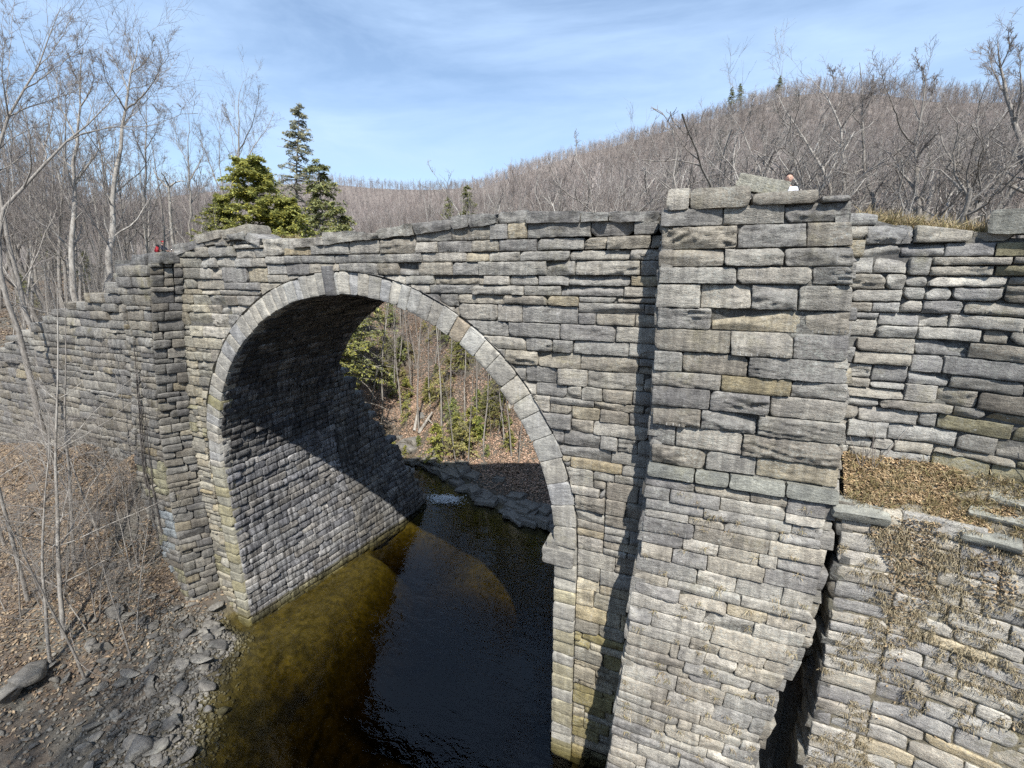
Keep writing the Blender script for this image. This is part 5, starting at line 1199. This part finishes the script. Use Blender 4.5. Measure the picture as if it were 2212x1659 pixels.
def ell(name, c, r_, mat, parent, cut=None, n1=20, n2=14):
    b = Buf(); th_ = np.linspace(0, 2*math.pi, n1+1); ph = np.linspace(-math.pi/2, math.pi/2, n2+1)
    A, B_ = np.meshgrid(th_, ph); v = np.stack([np.cos(B_)*np.cos(A), np.cos(B_)*np.sin(A), np.sin(B_)], -1)
    if cut: v = cut(v)
    quadgrid(b, v*np.array(r_)+np.array(c)); return link(name, b.mesh(name, True), mat, parent)
def head_shape(v):     # v on a unit sphere, face towards -y
    x, y, z = v[..., 0], v[..., 1], v[..., 2]
    jaw = np.clip(-z, 0, 1); x = x*(1-.32*jaw**1.5); y = np.where(y < 0, y*(1-.05*jaw), y*(1-.3*jaw))
    f = np.clip(-y, 0, 1)
    nose = np.exp(-((x/.16)**2+((z+.12)/.22)**2))*f; brow = np.exp(-((z-.22)/.12)**2)*f*np.exp(-(x/.55)**2); sock = (np.exp(-(((np.abs(x)-.36)/.17)**2+((z-.05)/.12)**2)))*f; lips = np.exp(-((x/.26)**2+((z+.52)/.07)**2))*f
    y = y-.24*nose-.05*brow+.10*sock-.05*lips
    return np.stack([x, y, z], -1)
HANDS = lambda w, d, s: [(w+d*.09+np.array(k)*s).tolist() for k in ((-.035, 0, 0), (-.015, -.01, .01), (.01, -.01, .012), (.032, 0, .005))]
# person behind the right buttress, face over the tilted block
hp = at_dist(1704, 391, 14.6); gz = hp[2]-1.60
P1 = empty('person', (hp[0], hp[1], gz), 0); P1.rotation_euler[2] = math.atan2(CAM[0]-hp[0], -(CAM[1]-hp[1]))
tag(P1, 'dark haired person in a pale top looking over the tilted stone block', 'person')
bv = [(0, 0, .95), (0, 0, 1.15), (0, 0, 1.36), (0, -.01, 1.46), (0, -.02, 1.55), (.17, 0, 1.38), (.25, -.02, 1.12), (.22, -.16, .93), (-.17, 0, 1.38), (-.25, -.02, 1.12), (-.22, -.16, .93), (.1, 0, .88), (.11, -.01, .48), (.11, .02, .08), (.12, -.14, .04), (-.1, 0, .88), (-.11, -.01, .48), (-.11, .02, .08), (-.12, -.14, .04)]
be = [(0, 1), (1, 2), (2, 3), (3, 4), (2, 5), (5, 6), (6, 7), (2, 8), (8, 9), (9, 10), (0, 11), (11, 12), (12, 13), (13, 14), (0, 15), (15, 16), (16, 17), (17, 18)]
br = [(.15, .11), (.15, .11), (.15, .11), .065, .06, .07, .05, .038, .07, .05, .038, .085, .06, .045, .04, .085, .06, .045, .04]
for sx in (1, -1):
    w = np.array((.22*sx, -.16, .93)); i0 = len(bv); bv.append((w+np.array((0, -.07, -.03))).tolist()); be.append((7 if sx > 0 else 10, i0)); br.append((.04, .02))
    for k in range(4): 
        a_ = w+np.array(((k-1.5)*.02, -.11, -.04)); i1 = len(bv); bv += [a_.tolist(), (a_+np.array((0, -.035-.008*(k in (1, 2)), -.03))).tolist()]; be += [(i0, i1), (i1, i1+1)]; br += [.0095, .008]
    i1 = len(bv); bv.append((w+np.array((-.045*sx, -.06, -.02))).tolist()); be.append((i0, i1)); br.append(.01)
skinned('body', bv, be, br, M['skin'], P1)
ell('head', (0, -.02, 1.66), (.082, .105, .125), M['skin'], P1, head_shape, 40, 30)
ell('hair', (0, -.0, 1.705), (.092, .112, .1), M['hair'], P1, lambda v: np.stack([v[..., 0], v[..., 1], np.maximum(v[..., 2], -.15+.55*np.clip(-v[..., 1], 0, 1))], -1))
for sx in (1, -1): ell('eye', (.03*sx, -.108, 1.668), (.012, .008, .007), M['eye'], P1); ell('ear', (.083*sx, .0, 1.655), (.012, .022, .033), M['skin'], P1)
skinned('sweater', [(0, 0, .93), (0, 0, 1.15), (0, 0, 1.36), (0, -.01, 1.46), (.17, 0, 1.385), (.25, -.02, 1.12), (.225, -.15, .95), (-.17, 0, 1.385), (-.25, -.02, 1.12), (-.225, -.15, .95)], [(0, 1), (1, 2), (2, 3), (2, 4), (4, 5), (5, 6), (2, 7), (7, 8), (8, 9)], [(.175, .135), (.175, .135), (.17, .13), .078, .088, .068, .05, .088, .068, .05], M['white_cloth'], P1)
skinned('trousers', [(0, 0, .95), (.1, 0, .86), (.11, -.01, .48), (.11, .02, .1), (-.1, 0, .86), (-.11, -.01, .48), (-.11, .02, .1)], [(0, 1), (1, 2), (2, 3), (0, 4), (4, 5), (5, 6)], [(.16, .12), .1, .075, .062, .1, .075, .062], M['navy'], P1)
# hiker sitting at the left end, facing along the bridge
sp = at_dist(349, 546, 45); 
P2 = empty('person', (sp[0], sp[1], sp[2]-.42), R(20)); tag(P2, 'seated hiker in dark blue jacket and red cap at the left bridge end', 'person')
rs = rock(sp[0]+.05, sp[1]+.05, 1.0, 6, lab='grey rock the hiker sits on at the left bridge end'); rs.scale = (1.2, 1., .75); rs.location.z = sp[2]-.42+.05; rs.rotation_euler = (0, 0, .5)
# facing +x
bv = [(0, 0, .48), (.04, 0, .68), (.12, 0, .88), (.19, 0, .99), (.23, 0, 1.05), (.12, .17, .9), (.3, .2, .68), (.46, .1, .56), (.12, -.17, .9), (.3, -.2, .68), (.46, -.1, .56), (.1, .1, .46), (.48, .12, .48), (.52, .12, .08), (.66, .13, .04), (.1, -.1, .46), (.48, -.12, .48), (.52, -.12, .08), (.66, -.13, .04)]
br = [(.12, .16), (.11, .15), (.11, .15), .06, .055, .065, .05, .038, .065, .05, .038, .085, .06, .045, .04, .085, .06, .045, .04]; be = [(0, 1), (1, 2), (2, 3), (3, 4), (2, 5), (5, 6), (6, 7), (2, 8), (8, 9), (9, 10), (0, 11), (11, 12), (12, 13), (13, 14), (0, 15), (15, 16), (16, 17), (17, 18)]
for sx in (1, -1):
    w = np.array((.46, .1*sx, .56)); i0 = len(bv); bv.append((w+np.array((.07, 0, -.02))).tolist()); be.append((7 if sx > 0 else 10, i0)); br.append((.02, .04))
    for k in range(4):
        a_ = w+np.array((.11, (k-1.5)*.02, -.03)); i1 = len(bv); bv += [a_.tolist(), (a_+np.array((.03+.008*(k in (1, 2)), 0, -.035))).tolist()]; be += [(i0, i1), (i1, i1+1)]; br += [.0095, .008]
    i1 = len(bv); bv.append((w+np.array((.06, -.045*sx, 0.))).tolist()); be.append((i0, i1)); br.append(.01)
skinned('body', bv, be, br, M['skin'], P2)
def rot_head(v): w = head_shape(v); return np.stack([-w[..., 1], w[..., 0], w[..., 2]], -1)
ell('head', (.27, 0, 1.15), (.105, .082, .125), M['skin'], P2, rot_head, 30, 24)
ell('cap', (.25, 0, 1.20), (.118, .1, .095), M['red'], P2, lambda v: np.stack([v[..., 0]*np.where((v[..., 2] < .1) & (v[..., 0] > .2), 1.5, 1), v[..., 1], np.maximum(v[..., 2], -.05)], -1))
for sx in (1, -1): ell('eye', (.365, .03*sx, 1.158), (.008, .012, .007), M['eye'], P2); ell('ear', (.255, .083*sx, 1.14), (.022, .012, .033), M['skin'], P2)
ell('hair', (.22, 0, 1.15), (.09, .09, .1), M['hair'], P2)
skinned('jacket', [(0, 0, .47), (.04, 0, .68), (.12, 0, .88), (.18, 0, .98), (.12, .17, .9), (.3, .2, .68), (.45, .1, .57), (.12, -.17, .9), (.3, -.2, .68), (.45, -.1, .57)], [(0, 1), (1, 2), (2, 3), (2, 4), (4, 5), (5, 6), (2, 7), (7, 8), (8, 9)], [(.14, .18), (.135, .175), (.13, .17), .075, .085, .068, .05, .085, .068, .05], M['navy'], P2)
skinned('trousers', [(0, 0, .47), (.12, .1, .46), (.48, .12, .48), (.52, .12, .1), (.12, -.1, .46), (.48, -.12, .48), (.52, -.12, .1)], [(0, 1), (1, 2), (2, 3), (0, 4), (4, 5), (5, 6)], [(.13, .16), .1, .075, .06, .1, .075, .06], M['trouser'], P2)
for sx in (1, -1): ell('boot', (.6, .125*sx, .055), (.15, .055, .06), M['boot'], P2)
bk = empty('backpack', (sp[0], sp[1], sp[2]-.42), R(20)); tag(bk, 'red backpack with a black top on the back of the seated hiker', 'backpack')
def puff(v): return np.sign(v)*np.abs(v)**.55
q_ = ell('pack_body', (0, 0, 0), (.14, .17, .26), M['red'], bk, puff); q_.location = (-.24, 0, .66); q_.rotation_euler = (0, R(22), 0)
q_ = ell('top_flap', (0, 0, 0), (.15, .17, .07), M['black'], bk, puff); q_.location = (-.13, 0, .93); q_.rotation_euler = (0, R(22), 0)
q_ = ell('front_pocket', (0, 0, 0), (.05, .13, .12), M['red'], bk, puff); q_.location = (-.40, 0, .60); q_.rotation_euler = (0, R(22), 0)

for k, (x, y, ht) in enumerate(((0, -20, 25), (3.5, -21.5, 27), (6.5, -19.5, 25), (9.5, -22, 28), (12, -20.5, 26), (5, -25, 29), (11, -26, 30), (-3, -21, 24), (1.5, -23, 28), (8, -24, 27), (4, -18.5, 23), (-1, -17.5, 22))):  # unseen trees added to cast thin shade on front water and left bank
    put_tree((TALL+FORK)[k % 7], x, y, ht, 'bare_tree', 'unseen tall bare tree added behind the viewpoint to shade the river and left bank', 'unseen bare trees added behind the viewpoint for shade')
